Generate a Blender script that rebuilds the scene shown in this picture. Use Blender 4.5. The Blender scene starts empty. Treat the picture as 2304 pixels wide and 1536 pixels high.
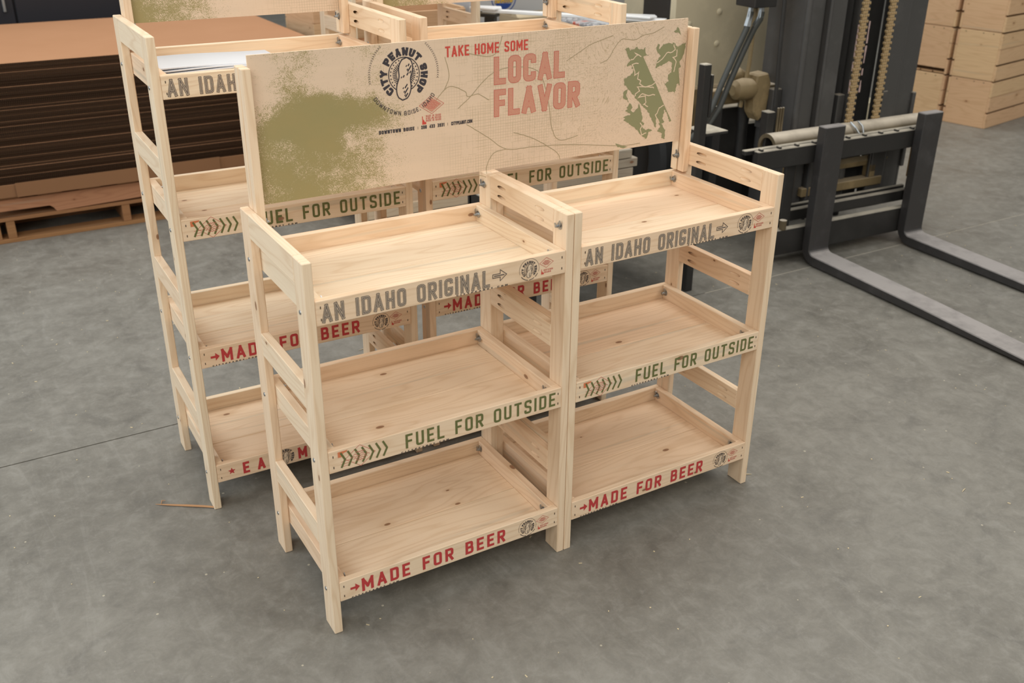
import bpy, bmesh, math, random
from math import sin, cos, pi, radians
from mathutils import Vector, Matrix
random.seed(7)
S = bpy.context.scene
COL = S.collection
# ------------------------------------------------------------ camera
f_px = 2248.67; yaw = -0.5326; pitch = -0.44767; roll = 0.00644
cam_d = bpy.data.cameras.new('camera'); cam = bpy.data.objects.new('camera', cam_d); COL.objects.link(cam)
cam_d.sensor_width = 36.0; cam_d.lens = f_px / 2304 * 36.0; cam_d.clip_start = 0.05; cam_d.clip_end = 100
fw = Vector((-sin(yaw)*cos(pitch), cos(yaw)*cos(pitch), sin(pitch)))
r0 = Vector((cos(yaw), sin(yaw), 0)); u0 = r0.cross(fw)
rv = r0*cos(roll) + u0*sin(roll); uv = -r0*sin(roll) + u0*cos(roll)
M = Matrix((rv, uv, -fw)).transposed().to_4x4(); M.translation = Vector((-0.54364, -1.69571, 1.56623))
cam.matrix_world = M; S.camera = cam
cam_d.dof.use_dof = True; cam_d.dof.focus_distance = 2.45; cam_d.dof.aperture_fstop = 4.5
# ------------------------------------------------------------ world, lights, exposure
W = bpy.data.worlds.new('world'); S.world = W; W.use_nodes = True
bg = W.node_tree.nodes['Background']; bg.inputs[0].default_value = (0.93, 0.96, 1.0, 1); bg.inputs[1].default_value = 0.47
def area(name, loc, target, size, size_y, power, color):
    d = bpy.data.lights.new(name, 'AREA'); d.shape = 'RECTANGLE'; d.size = size; d.size_y = size_y
    d.energy = power; d.color = color
    o = bpy.data.objects.new(name, d); COL.objects.link(o); o.location = loc
    o.rotation_euler = (Vector(target) - Vector(loc)).to_track_quat('-Z', 'Y').to_euler()
    return o
area('dock_door_light', (-4.4, 2.0, 2.8), (0.4, 0.4, 0.5), 3.2, 2.6, 140, (0.86, 0.94, 1.0))
area('front_window_light', (-2.2, -3.3, 3.7), (0.7, 0.6, 0.5), 3.4, 3.0, 142, (1.0, 0.96, 0.88))
area('far_fill_light', (4.6, -3.6, 4.3), (4.4, 2.0, 0.4), 3.2, 3.0, 112, (1.0, 0.95, 0.87))  # added fill, no window known here: lifts the crate slats and forklift front
area('roof_skylight', (2.0, 2.8, 6.4), (1.2, 1.4, 0.0), 7.0, 7.0, 380, (1.0, 0.955, 0.875))
S.view_settings.view_transform = 'Standard'; S.view_settings.look = 'None'
S.view_settings.exposure = 0.0; S.view_settings.gamma = 1.0; S.view_settings.use_curve_mapping = False
# ------------------------------------------------------------ materials
class NT:
    def __init__(s, name):
        s.m = bpy.data.materials.new(name); s.m.use_nodes = True; s.t = s.m.node_tree; s.n = s.t.nodes; s.l = s.t.links
        s.b = s.n['Principled BSDF']
    def new(s, typ, ins=None, **kw):
        x = s.n.new(typ)
        for k, v in kw.items(): setattr(x, k, v)
        for k, v in (ins or {}).items():
            if hasattr(v, 'is_output'): s.l.new(v, x.inputs[k])
            else: x.inputs[k].default_value = v
        return x
    def math(s, op, a, b=None, c=None, clamp=False):
        x = s.n.new('ShaderNodeMath'); x.operation = op; x.use_clamp = clamp
        for i, v in enumerate((a, b, c)):
            if v is None: continue
            if hasattr(v, 'is_output'): s.l.new(v, x.inputs[i])
            else: x.inputs[i].default_value = v
        return x.outputs[0]
    def mix(s, fac, a, b):
        x = s.n.new('ShaderNodeMix'); x.data_type = 'RGBA'
        for k, v in ((0, fac), (6, a), (7, b)):
            if hasattr(v, 'is_output'): s.l.new(v, x.inputs[k])
            else: x.inputs[k].default_value = v if k == 0 else (tuple(v) + (1,))[:4]
        return x.outputs[2]
    def ramp(s, fac, stops):
        x = s.n.new('ShaderNodeValToRGB'); s.l.new(fac, x.inputs[0]); e = x.color_ramp.elements
        while len(e) < len(stops): e.new(0.5)
        for i, (p, c) in enumerate(stops):
            e[i].position = p; e[i].color = (tuple(c) + (1,))[:4] if isinstance(c, (tuple, list)) else (c, c, c, 1)
        return x.outputs[0]
    def noise(s, vec, scale, detail=2, rough=0.5, dist=0.0):
        x = s.new('ShaderNodeTexNoise', {'Scale': scale, 'Detail': detail, 'Roughness': rough, 'Distortion': dist})
        if vec is not None: s.l.new(vec, x.inputs['Vector'])
        return x.outputs[0]
    def base(s, c):
        if hasattr(c, 'is_output'): s.l.new(c, s.b.inputs['Base Color'])
        else: s.b.inputs['Base Color'].default_value = (tuple(c) + (1,))[:4]
    def bump(s, h, strength=0.2, dist=0.001):
        x = s.new('ShaderNodeBump', {'Strength': strength, 'Distance': dist}); s.l.new(h, x.inputs['Height']); s.l.new(x.outputs[0], s.b.inputs['Normal'])

def mat_flat(name, col, rough=0.6, metal=0.0, spec=0.5):
    N = NT(name); N.base(col); N.b.inputs['Roughness'].default_value = rough; N.b.inputs['Metallic'].default_value = metal
    N.b.inputs['Specular IOR Level'].default_value = spec
    return N.m

def mat_wood(name, light, dark, pink, ringc=0.34, knots=0.5, rough=0.62):
    """pine: u (metres) runs along the grain, v across it; every object gets its own piece of the tree"""
    N = NT(name)
    uvn = N.new('ShaderNodeUVMap'); oi = N.new('ShaderNodeObjectInfo'); rnd = oi.outputs['Random']
    off = N.new('ShaderNodeCombineXYZ'); N.l.new(N.math('MULTIPLY', rnd, 61.7), off.inputs[0]); N.l.new(N.math('MULTIPLY', rnd, 23.1), off.inputs[1])
    N.l.new(N.math('MULTIPLY', rnd, 11.3), off.inputs[2])
    add = N.new('ShaderNodeVectorMath', operation='ADD'); N.l.new(uvn.outputs[0], add.inputs[0]); N.l.new(off.outputs[0], add.inputs[1])
    v = add.outputs[0]
    def sc(x, y, z=1):
        m = N.new('ShaderNodeVectorMath', operation='MULTIPLY'); N.l.new(v, m.inputs[0]); m.inputs[1].default_value = (x, y, z); return m.outputs[0]
    sep = N.new('ShaderNodeSeparateXYZ'); N.l.new(v, sep.inputs[0])
    big = N.noise(sc(1.3, 11), 1.0, 2, 0.5)
    mid = N.noise(sc(5, 26), 1.0, 2, 0.5)
    ringp = N.math('ADD', N.math('MULTIPLY', sep.outputs[1], 75.0), N.math('ADD', N.math('MULTIPLY', big, 22.0), N.math('MULTIPLY', mid, 2.2)))
    tri = N.math('PINGPONG', ringp, 1.0)
    ring = N.ramp(tri, [(0.0, 0.0), (0.55, 0.08), (0.86, 0.75), (1.0, 1.0)])
    fine = N.noise(sc(9, 420), 1.0, 2, 0.6)
    # knots
    vo = N.new('ShaderNodeTexVoronoi', {'Scale': 1.0, 'Randomness': 1.0}, voronoi_dimensions='2D'); N.l.new(sc(5.5, 10.5), vo.inputs['Vector'])
    selk = N.new('ShaderNodeSeparateColor'); N.l.new(vo.outputs['Color'], selk.inputs[0])
    pick = N.math('GREATER_THAN', selk.outputs[0], 1.0 - 0.33*knots)
    rad = N.math('MULTIPLY_ADD', selk.outputs[1], 0.05, 0.022)
    kn = N.math('SUBTRACT', 1.0, N.math('DIVIDE', vo.outputs['Distance'], rad), clamp=True)
    kn = N.math('MULTIPLY', kn, pick)
    halo = N.math('MULTIPLY', N.math('SUBTRACT', 1.0, N.math('DIVIDE', vo.outputs['Distance'], N.math('MULTIPLY', rad, 3.4)), clamp=True), pick)
    patch = N.noise(sc(2.3, 9), 1.0, 3, 0.55)
    tone = N.math('ADD', N.math('MULTIPLY', N.math('FRACT', N.math('MULTIPLY', rnd, 7.77)), 0.75), N.math('MULTIPLY', patch, 0.45), clamp=True)
    c = N.mix(tone, light, pink)
    c = N.mix(N.math('MULTIPLY', ring, ringc), c, dark)
    c = N.mix(N.math('MULTIPLY', N.math('SUBTRACT', fine, 0.45, clamp=True), 0.7), c, dark)
    c = N.mix(N.math('MULTIPLY', halo, 0.55), c, dark)
    c = N.mix(N.ramp(kn, [(0.0, 0.0), (0.22, 0.75), (1.0, 0.85)]), c, (0.20, 0.075, 0.028))
    # a few blue-grey sap streaks
    st = N.noise(sc(1.0, 34, 1), 1.0, 1, 0.5)
    c = N.mix(N.math('MULTIPLY', N.ramp(st, [(0.66, 0.0), (0.74, 1.0)]), 0.28), c, (0.36, 0.37, 0.31))
    N.base(c); N.b.inputs['Roughness'].default_value = rough; N.b.inputs['Specular IOR Level'].default_value = 0.35
    N.bump(N.math('ADD', fine, N.math('MULTIPLY', ring, 0.5)), 0.18, 0.0006)
    return N.m

PINE = mat_wood('pine', (0.86, 0.725, 0.535), (0.62, 0.40, 0.22), (0.84, 0.615, 0.425), knots=0.62)
PINE_OLD = mat_wood('old_pallet_wood', (0.36, 0.19, 0.075), (0.19, 0.085, 0.03), (0.32, 0.15, 0.07), rough=0.8)
PINE_RED = mat_wood('red_fir_board', (0.50, 0.25, 0.13), (0.30, 0.12, 0.06), (0.46, 0.22, 0.12), rough=0.75)
PINE_GREY = mat_wood('grey_boards', (0.42, 0.37, 0.30), (0.25, 0.2, 0.15), (0.40, 0.34, 0.27), rough=0.8)
CRATEW = mat_wood('crate_wood', (0.74, 0.53, 0.30), (0.42, 0.22, 0.10), (0.68, 0.43, 0.26), ringc=0.25, knots=0.8)

def mat_steel(name, col, dust, dcol=(0.42, 0.36, 0.27), rough=0.45, wear=0.5):
    N = NT(name); geo = N.new('ShaderNodeNewGeometry'); tc = N.new('ShaderNodeTexCoord')
    sep = N.new('ShaderNodeSeparateXYZ'); N.l.new(geo.outputs['Normal'], sep.inputs[0])
    n1 = N.noise(tc.outputs['Object'], 9, 5, 0.65); n2 = N.noise(tc.outputs['Object'], 60, 3, 0.6)
    up = N.math('MULTIPLY', N.ramp(sep.outputs[2], [(0.45, 0.0), (0.9, 1.0)]), N.ramp(n1, [(0.25, 0.55), (0.55, 1.0)]))
    c = N.mix(N.math('MULTIPLY', N.ramp(n1, [(0.52, 0.0), (0.75, 1.0)]), wear*0.5), col, tuple(x*2.2+0.012 for x in col))
    c = N.mix(N.math('MULTIPLY', N.ramp(n2, [(0.62, 0.0), (0.78, 1.0)]), wear*0.35), c, (0.10, 0.055, 0.032))
    c = N.mix(N.math('MULTIPLY', up, dust, clamp=True), c, dcol)
    N.base(c); N.l.new(N.math('MULTIPLY_ADD', up, 0.4*dust, rough, clamp=True), N.b.inputs['Roughness'])
    N.bump(n2, 0.12, 0.001); return N.m
BLACK = mat_steel('black_painted_steel', (0.019, 0.018, 0.017), 0.95, (0.52, 0.47, 0.38))
BLADE = mat_steel('worn_fork_steel', (0.035, 0.033, 0.033), 0.9, (0.36, 0.335, 0.32), 0.38, 0.9)
MASTM = mat_steel('dark_mast_steel', (0.060, 0.058, 0.056), 0.6, rough=0.45)
CHAINM = mat_steel('dusty_greased_chain', (0.36, 0.25, 0.12), 0.9, (0.62, 0.5, 0.33), 0.6, 0.8)
DUSTY = mat_steel('dust_caked_tube', (0.10, 0.075, 0.04), 1.0, (0.60, 0.53, 0.43), 0.6, 0.9)
GREASE = mat_steel('greasy_brown_casting', (0.20, 0.145, 0.07), 0.8, (0.46, 0.37, 0.25), 0.6, 1.0)
YELLOW = mat_steel('old_yellow_paint', (0.26, 0.16, 0.05), 0.7, (0.4, 0.32, 0.2), 0.55, 1.0)
OLIVE = mat_steel('olive_paint', (0.58, 0.51, 0.36), 0.3, (0.4, 0.36, 0.25), 0.5, 0.25)
RUBBER = mat_flat('black_rubber', (0.014, 0.014, 0.014), 0.7)
HOSE = mat_steel('dusty_hydraulic_hose', (0.045, 0.048, 0.044), 0.5, (0.25, 0.22, 0.16), 0.5)
ZINC = mat_flat('zinc_plated_steel', (0.42, 0.44, 0.45), 0.40, 1.0)
HOLE = mat_flat('dark_hole', (0.05, 0.03, 0.018), 0.9)
INK_G = mat_flat('grey_ink', (0.085, 0.070, 0.062), 0.8); INK_GL = mat_flat('light_grey_ink', (0.16, 0.13, 0.11), 0.8)
INK_GR = mat_flat('green_ink', (0.135, 0.145, 0.045), 0.8); INK_R = mat_flat('red_ink', (0.50, 0.045, 0.045), 0.8)
INK_K = mat_flat('charcoal_ink', (0.045, 0.038, 0.045), 0.8)
INK_O = mat_flat('orange_ink', (0.66, 0.20, 0.085), 0.8); INK_RL = mat_flat('thin_red_ink', (0.56, 0.16, 0.12), 0.8)
INK_RB = mat_flat('bright_red_ink', (0.58, 0.07, 0.05), 0.8)
WOODFLAT = mat_flat('bare_wood_in_print', (0.74, 0.58, 0.42), 0.7)
LAKE = mat_flat('lake_green_ink', (0.265, 0.262, 0.135), 0.8)
ROADINK = mat_flat('road_ink', (0.36, 0.29, 0.165), 0.8)
PAPER = mat_flat('white_paper', (0.72, 0.74, 0.78), 0.7)
BLUEINK = mat_flat('blue_ink', (0.02, 0.07, 0.32), 0.6); YELINK = mat_flat('yellow_ink', (0.75, 0.48, 0.04), 0.6)
WHITEP = mat_flat('white_enamel', (0.55, 0.56, 0.58), 0.35); WHITEB = mat_flat('white_bar_enamel', (0.86, 0.87, 0.88), 0.3)
TAN = mat_flat('tan_carton', (0.45, 0.37, 0.25), 0.8)
NAVY = mat_flat('dark_cabinet_paint', (0.012, 0.011, 0.016), 0.5)
def mat_hatch():
    N = NT('hatched_red_ink'); tc = N.new('ShaderNodeTexCoord')
    w = N.new('ShaderNodeTexWave', {'Scale': 175.0, 'Distortion': 4.0, 'Detail': 2.0, 'Detail Scale': 1.5}, wave_type='BANDS', bands_direction='DIAGONAL')
    N.l.new(tc.outputs['Object'], w.inputs[0])
    N.base(N.mix(N.ramp(w.outputs[1], [(0.35, 0.0), (0.6, 1.0)]), (0.60, 0.21, 0.155), (0.58, 0.34, 0.23))); N.b.inputs['Roughness'].default_value = 0.8
    return N.m
INK_H = mat_hatch()
def mat_card():
    N = NT('corrugated_cardboard'); tc = N.new('ShaderNodeTexCoord'); geo = N.new('ShaderNodeNewGeometry')
    sep = N.new('ShaderNodeSeparateXYZ'); N.l.new(geo.outputs['Normal'], sep.inputs[0])
    m = N.new('ShaderNodeVectorMath', operation='MULTIPLY'); N.l.new(tc.outputs['Object'], m.inputs[0]); m.inputs[1].default_value = (1, 1, 1)
    sx = N.new('ShaderNodeSeparateXYZ'); N.l.new(m.outputs[0], sx.inputs[0])
    fl = N.math('PINGPONG', N.math('MULTIPLY', N.math('ADD', sx.outputs[0], sx.outputs[1]), 230.0), 1.0)
    oi = N.new('ShaderNodeObjectInfo')
    n = N.noise(tc.outputs['Object'], 3.0, 4, 0.6)
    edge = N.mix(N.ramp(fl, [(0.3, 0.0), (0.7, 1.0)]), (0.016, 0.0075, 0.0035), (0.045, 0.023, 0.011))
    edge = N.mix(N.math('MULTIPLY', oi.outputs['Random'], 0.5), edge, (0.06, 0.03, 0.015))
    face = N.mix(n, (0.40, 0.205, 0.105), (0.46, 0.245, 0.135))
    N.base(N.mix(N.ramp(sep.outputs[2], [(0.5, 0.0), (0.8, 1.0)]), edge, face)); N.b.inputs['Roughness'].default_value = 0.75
    N.b.inputs['Specular IOR Level'].default_value = 0.15
    return N.m
CARD = mat_card(); CARDB = mat_flat('plain_brown_cardboard', (0.24, 0.115, 0.05), 0.8)
def mat_floor():
    N = NT('polished_concrete'); tc = N.new('ShaderNodeTexCoord'); v = tc.outputs['Object']
    n1 = N.noise(v, 0.9, 6, 0.62, 0.4); n2 = N.noise(v, 5.5, 8, 0.68, 0.8); n3 = N.noise(v, 90, 4, 0.7)
    m = N.new('ShaderNodeVectorMath', operation='MULTIPLY'); N.l.new(v, m.inputs[0]); m.inputs[1].default_value = (14, 2.2, 1)
    rot = N.new('ShaderNodeVectorRotate', {'Angle': 0.35}, rotation_type='Z_AXIS'); N.l.new(m.outputs[0], rot.inputs[0])
    sw = N.noise(rot.outputs[0], 1.5, 5, 0.7, 1.2)
    c = N.mix(N.ramp(n1, [(0.33, 0.0), (0.66, 1.0)]), (0.135, 0.125, 0.104), (0.203, 0.193, 0.168))
    c = N.mix(N.ramp(n2, [(0.35, 0.0), (0.7, 0.75)]), c, (0.245, 0.233, 0.203))
    c = N.mix(N.math('MULTIPLY', N.ramp(n2, [(0.28, 1.0), (0.44, 0.0)]), 0.38), c, (0.115, 0.11, 0.10))
    c = N.mix(N.math('MULTIPLY', N.ramp(sw, [(0.55, 0.0), (0.75, 1.0)]), 0.22), c, (0.37, 0.36, 0.33))
    n4 = N.noise(v, 19.0, 7, 0.72, 0.5)
    c = N.mix(N.math('MULTIPLY', N.ramp(n4, [(0.40, 1.0), (0.5, 0.0)]), 0.22), c, (0.10, 0.095, 0.082))
    c = N.mix(N.math('MULTIPLY', N.ramp(n4, [(0.52, 0.0), (0.64, 1.0)]), 0.30), c, (0.31, 0.30, 0.27))
    vo = N.new('ShaderNodeTexVoronoi', {'Scale': 22.0}); N.l.new(v, vo.inputs['Vector'])
    sk = N.new('ShaderNodeSeparateColor'); N.l.new(vo.outputs['Color'], sk.inputs[0])
    speck = N.math('MULTIPLY', N.math('LESS_THAN', vo.outputs['Distance'], N.math('MULTIPLY', sk.outputs[1], 0.09)), N.math('GREATER_THAN', sk.outputs[0], 0.6))
    c = N.mix(N.math('MULTIPLY', speck, 0.7), c, (0.52, 0.47, 0.36))
    c = N.mix(N.math('MULTIPLY', N.ramp(n3, [(0.5, 0.0), (0.8, 1.0)]), 0.3), c, (0.30, 0.29, 0.27))
    N.base(c)
    N.l.new(N.ramp(n2, [(0.3, 0.40), (0.7, 0.62)]), N.b.inputs['Roughness'])
    N.b.inputs['Specular IOR Level'].default_value = 0.42
    N.bump(N.math('ADD', n2, N.math('MULTIPLY', n3, 0.25)), 0.12, 0.004); return N.m
FLOOR = mat_floor()
def mat_sign(x0, ox):
    """plywood face with the printed map: grid streets, contour lines, green grunge at the left"""
    N = NT('printed_plywood'); tc = N.new('ShaderNodeTexCoord'); v = tc.outputs['Object']
    sep = N.new('ShaderNodeSeparateXYZ'); N.l.new(v, sep.inputs[0]); X = N.math('ADD', sep.outputs[0], -ox); Z = N.math('SUBTRACT', sep.outputs[2], x0)  # Z: 0 bottom .. .314 top
    def mr(val, a, b, c=0.0, d=1.0):
        x = N.new('ShaderNodeMapRange', {'From Min': a, 'From Max': b, 'To Min': c, 'To Max': d}); N.l.new(val, x.inputs[0]); return x.outputs[0]
    cm = N.new('ShaderNodeCombineXYZ'); N.l.new(X, cm.inputs[0]); N.l.new(Z, cm.inputs[1]); P = cm.outputs[0]
    def scl(a, b):
        m = N.new('ShaderNodeVectorMath', operation='MULTIPLY'); N.l.new(P, m.inputs[0]); m.inputs[1].default_value = (a, b, 1); return m.outputs[0]
    g = N.noise(scl(3, 45), 1.0, 3, 0.6)
    c = N.mix(g, (0.77, 0.60, 0.445), (0.69, 0.54, 0.405))
    # contour lines towards the upper right
    n = N.noise(scl(1, 1), 13.0, 5, 0.62, 0.6)
    con = N.math('PINGPONG', N.math('MULTIPLY', n, 34.0), 1.0)
    conl = N.math('MULTIPLY', N.ramp(con, [(0.0, 1.0), (0.22, 0.0)]), N.math('MULTIPLY', mr(X, 0.62, 0.86), N.math('ADD', mr(Z, -0.05, 0.2), 0.25), clamp=True))
    c = N.mix(N.math('MULTIPLY', conl, 0.62), c, (0.34, 0.25, 0.13))
    # street grid
    pert = N.noise(scl(1, 1), 22.0, 2, 0.5)
    def lines(q, pitch, w):
        k = N.math('FRACT', N.math('ADD', N.math('DIVIDE', q, pitch), N.math('MULTIPLY', pert, 0.30)))
        return N.math('LESS_THAN', k, w)
    m1 = N.ramp(N.noise(scl(1, 1), 14.0, 3, 0.6), [(0.44, 0.0), (0.5, 1.0)])
    m2 = N.ramp(N.noise(scl(1.3, 1.1), 19.0, 3, 0.6), [(0.47, 0.0), (0.53, 1.0)])
    gr = N.math('MAXIMUM', N.math('MULTIPLY', N.math('MAXIMUM', lines(X, 0.0068, 0.13), lines(Z, 0.0068, 0.13)), m1),
                N.math('MULTIPLY', N.math('MAXIMUM', lines(X, 0.0155, 0.06), lines(Z, 0.0155, 0.06)), m2))
    gm = N.math('MULTIPLY', mr(X, 0.42, 0.56), mr(X, 0.98, 0.80), clamp=True)
    c = N.mix(N.math('MULTIPLY', N.math('MULTIPLY', gr, gm), 0.38), c, (0.33, 0.25, 0.12))
    # green grunge: dense band with ragged edge, thinning to specks
    fall = N.math('MULTIPLY', mr(X, 0.50, 0.24), N.math('MULTIPLY_ADD', mr(X, 0.02, 0.10), 0.55, 0.45))
    wob = N.math('MULTIPLY', N.math('SUBTRACT', N.noise(scl(1, 1), 6.0, 3, 0.6), 0.5), 0.10)
    Zw = N.math('ADD', Z, wob)
    band = N.math('SUBTRACT', 1.0, N.math('ABSOLUTE', N.math('DIVIDE', N.math('SUBTRACT', Zw, 0.172), 0.055)), clamp=True)
    band = N.math('MULTIPLY', band, N.math('MULTIPLY', mr(X, 0.46, 0.20), mr(X, 0.04, 0.14)))
    low = N.math('MULTIPLY', mr(Zw, 0.22, 0.15), N.math('MULTIPLY', mr(X, 0.40, 0.16), 0.17))
    patch = N.noise(scl(1, 1.2), 11.0, 3, 0.65)
    dens = N.math('ADD', N.math('MULTIPLY', band, 0.26), low)
    dens = N.math('ADD', dens, N.math('MULTIPLY', fall, N.math('MULTIPLY_ADD', patch, 0.55, -0.175)))
    sp = N.math('ADD', N.math('MULTIPLY', N.noise(scl(0.8, 1.6), 420.0, 3, 0.75), 0.72), N.math('MULTIPLY', N.noise(scl(1, 1.3), 110.0, 4, 0.75), 0.28))
    gm2 = N.ramp(N.math('ADD', sp, dens), [(0.645, 0.0), (0.675, 1.0)])
    c = N.mix(N.math('MULTIPLY', gm2, 0.84), c, N.mix(patch, (0.215, 0.215, 0.07), (0.30, 0.235, 0.07)))
    N.base(c); N.b.inputs['Roughness'].default_value = 0.7; N.b.inputs['Specular IOR Level'].default_value = 0.3
    return N.m
SIGN = mat_sign(0.896, 0.0)
# ------------------------------------------------------------ mesh helpers
class MB:
    def __init__(s): s.v = []; s.f = []; s.uv = []; s.mi = []
    def quad(s, idx, uvs, m=0): s.f.append(idx); s.uv.append(uvs); s.mi.append(m)
    def box(s, x0, x1, y0, y1, z0, z1, axis=0, m=0, xf=None):
        P = [(x, y, z) for x in (x0, x1) for y in (y0, y1) for z in (z0, z1)]
        b = len(s.v); s.v += [tuple(xf(Vector(p))) if xf else p for p in P]
        F = ((0, 1, 3, 2), (4, 6, 7, 5), (0, 4, 5, 1), (2, 3, 7, 6), (0, 2, 6, 4), (1, 5, 7, 3)); nax = (0, 0, 1, 1, 2, 2)
        o = random.random()*5
        for q, na in zip(F, nax):
            uvs = []
            for i in q:
                p = P[i]; oth = [a for a in range(3) if a != axis]
                if na == axis: uvs.append((p[oth[0]]*0.3 + o, p[oth[1]] + 3.1))
                else:
                    k = [a for a in oth if a != na][0]; uvs.append((p[axis] + o, p[k] + na*0.37))
            s.quad([b+i for i in q], uvs, m)
        return s
    def prism(s, pts, lo, hi, plane='xz', m=0, xf=None):
        """extrude polygon pts (a,b) between lo and hi along the remaining axis"""
        def mk(a, b, c):
            p = {'xz': (a, c, b), 'yz': (c, a, b), 'xy': (a, b, c)}[plane]
            return tuple(xf(Vector(p))) if xf else p
        b = len(s.v); n = len(pts)
        s.v += [mk(a, c, lo) for a, c in pts] + [mk(a, c, hi) for a, c in pts]
        s.quad([b+i for i in range(n)], [p for p in pts], m); s.quad([b+n+i for i in reversed(range(n))], [pts[i] for i in reversed(range(n))], m)
        for i in range(n):
            j = (i+1) % n; s.quad([b+i, b+n+i, b+n+j, b+j], [(lo, i*.1), (hi, i*.1), (hi, j*.1), (lo, j*.1)], m)
        return s
    def tube(s, pts, r, seg=10, m=0, caps=True):
        pts = [Vector(p) for p in pts]; b = len(s.v); n = len(pts)
        R = r if isinstance(r, (list, tuple)) else [r]*n
        t0 = (pts[1]-pts[0]).normalized(); nrm = t0.orthogonal().normalized(); L = 0
        for i, p in enumerate(pts):
            t = ((pts[min(i+1, n-1)] - pts[max(i-1, 0)])).normalized()
            nrm = (nrm - t*nrm.dot(t)).normalized(); bi = t.cross(nrm)
            for k in range(seg):
                a = 2*pi*k/seg; s.v.append(tuple(p + nrm*cos(a)*R[i] + bi*sin(a)*R[i]))
        for i in range(n-1):
            for k in range(seg):
                k2 = (k+1) % seg; s.quad([b+i*seg+k, b+i*seg+k2, b+(i+1)*seg+k2, b+(i+1)*seg+k], [(i*.02, k*.01)]*4, m)
        if caps:
            s.quad([b+k for k in reversed(range(seg))], [(0, 0)]*seg, m); s.quad([b+(n-1)*seg+k for k in range(seg)], [(0, 0)]*seg, m)
        return s
    def mesh(s, name, mats, bevel=0.0, smooth=False, weld=False):
        me = bpy.data.meshes.new(name); me.from_pydata(s.v, [], s.f)
        uvl = me.uv_layers.new(name='UVMap'); k = 0
        flat = [c for u in s.uv for p in u for c in p]; uvl.data.foreach_set('uv', flat)
        me.polygons.foreach_set('material_index', s.mi)
        for m in (mats if isinstance(mats, (list, tuple)) else [mats]): me.materials.append(m)
        bm = bmesh.new(); bm.from_mesh(me); bmesh.ops.recalc_face_normals(bm, faces=bm.faces)
        if bevel: bmesh.ops.bevel(bm, geom=list(bm.edges), offset=bevel, segments=1, affect='EDGES', clamp_overlap=True)
        if smooth:
            for f in bm.faces: f.smooth = True
        bm.to_mesh(me); bm.free()
        if smooth: me.set_sharp_from_angle(angle=radians(40))
        return me
def link(name, me, parent=None, label=None, cat=None, group=None, kind=None, loc=None, rz=None):
    o = bpy.data.objects.new(name, me); COL.objects.link(o)
    if parent: o.parent = parent
    if loc is not None: o.location = loc
    if rz is not None: o.rotation_euler = (0, 0, rz)
    for k, v in (('label', label), ('category', cat), ('group', group), ('kind', kind)):
        if v: o[k] = v
    return o
def thing(name, label, cat, loc=(0, 0, 0), rz=0.0, group=None):
    return link(name, None, None, label, cat, group, None, loc, rz)
def bx(name, dims, axis, mat, parent=None, bevel=0.0012, **k):
    return link(name, MB().box(*dims, axis=axis).mesh(name, mat, bevel), parent, **k)
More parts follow.
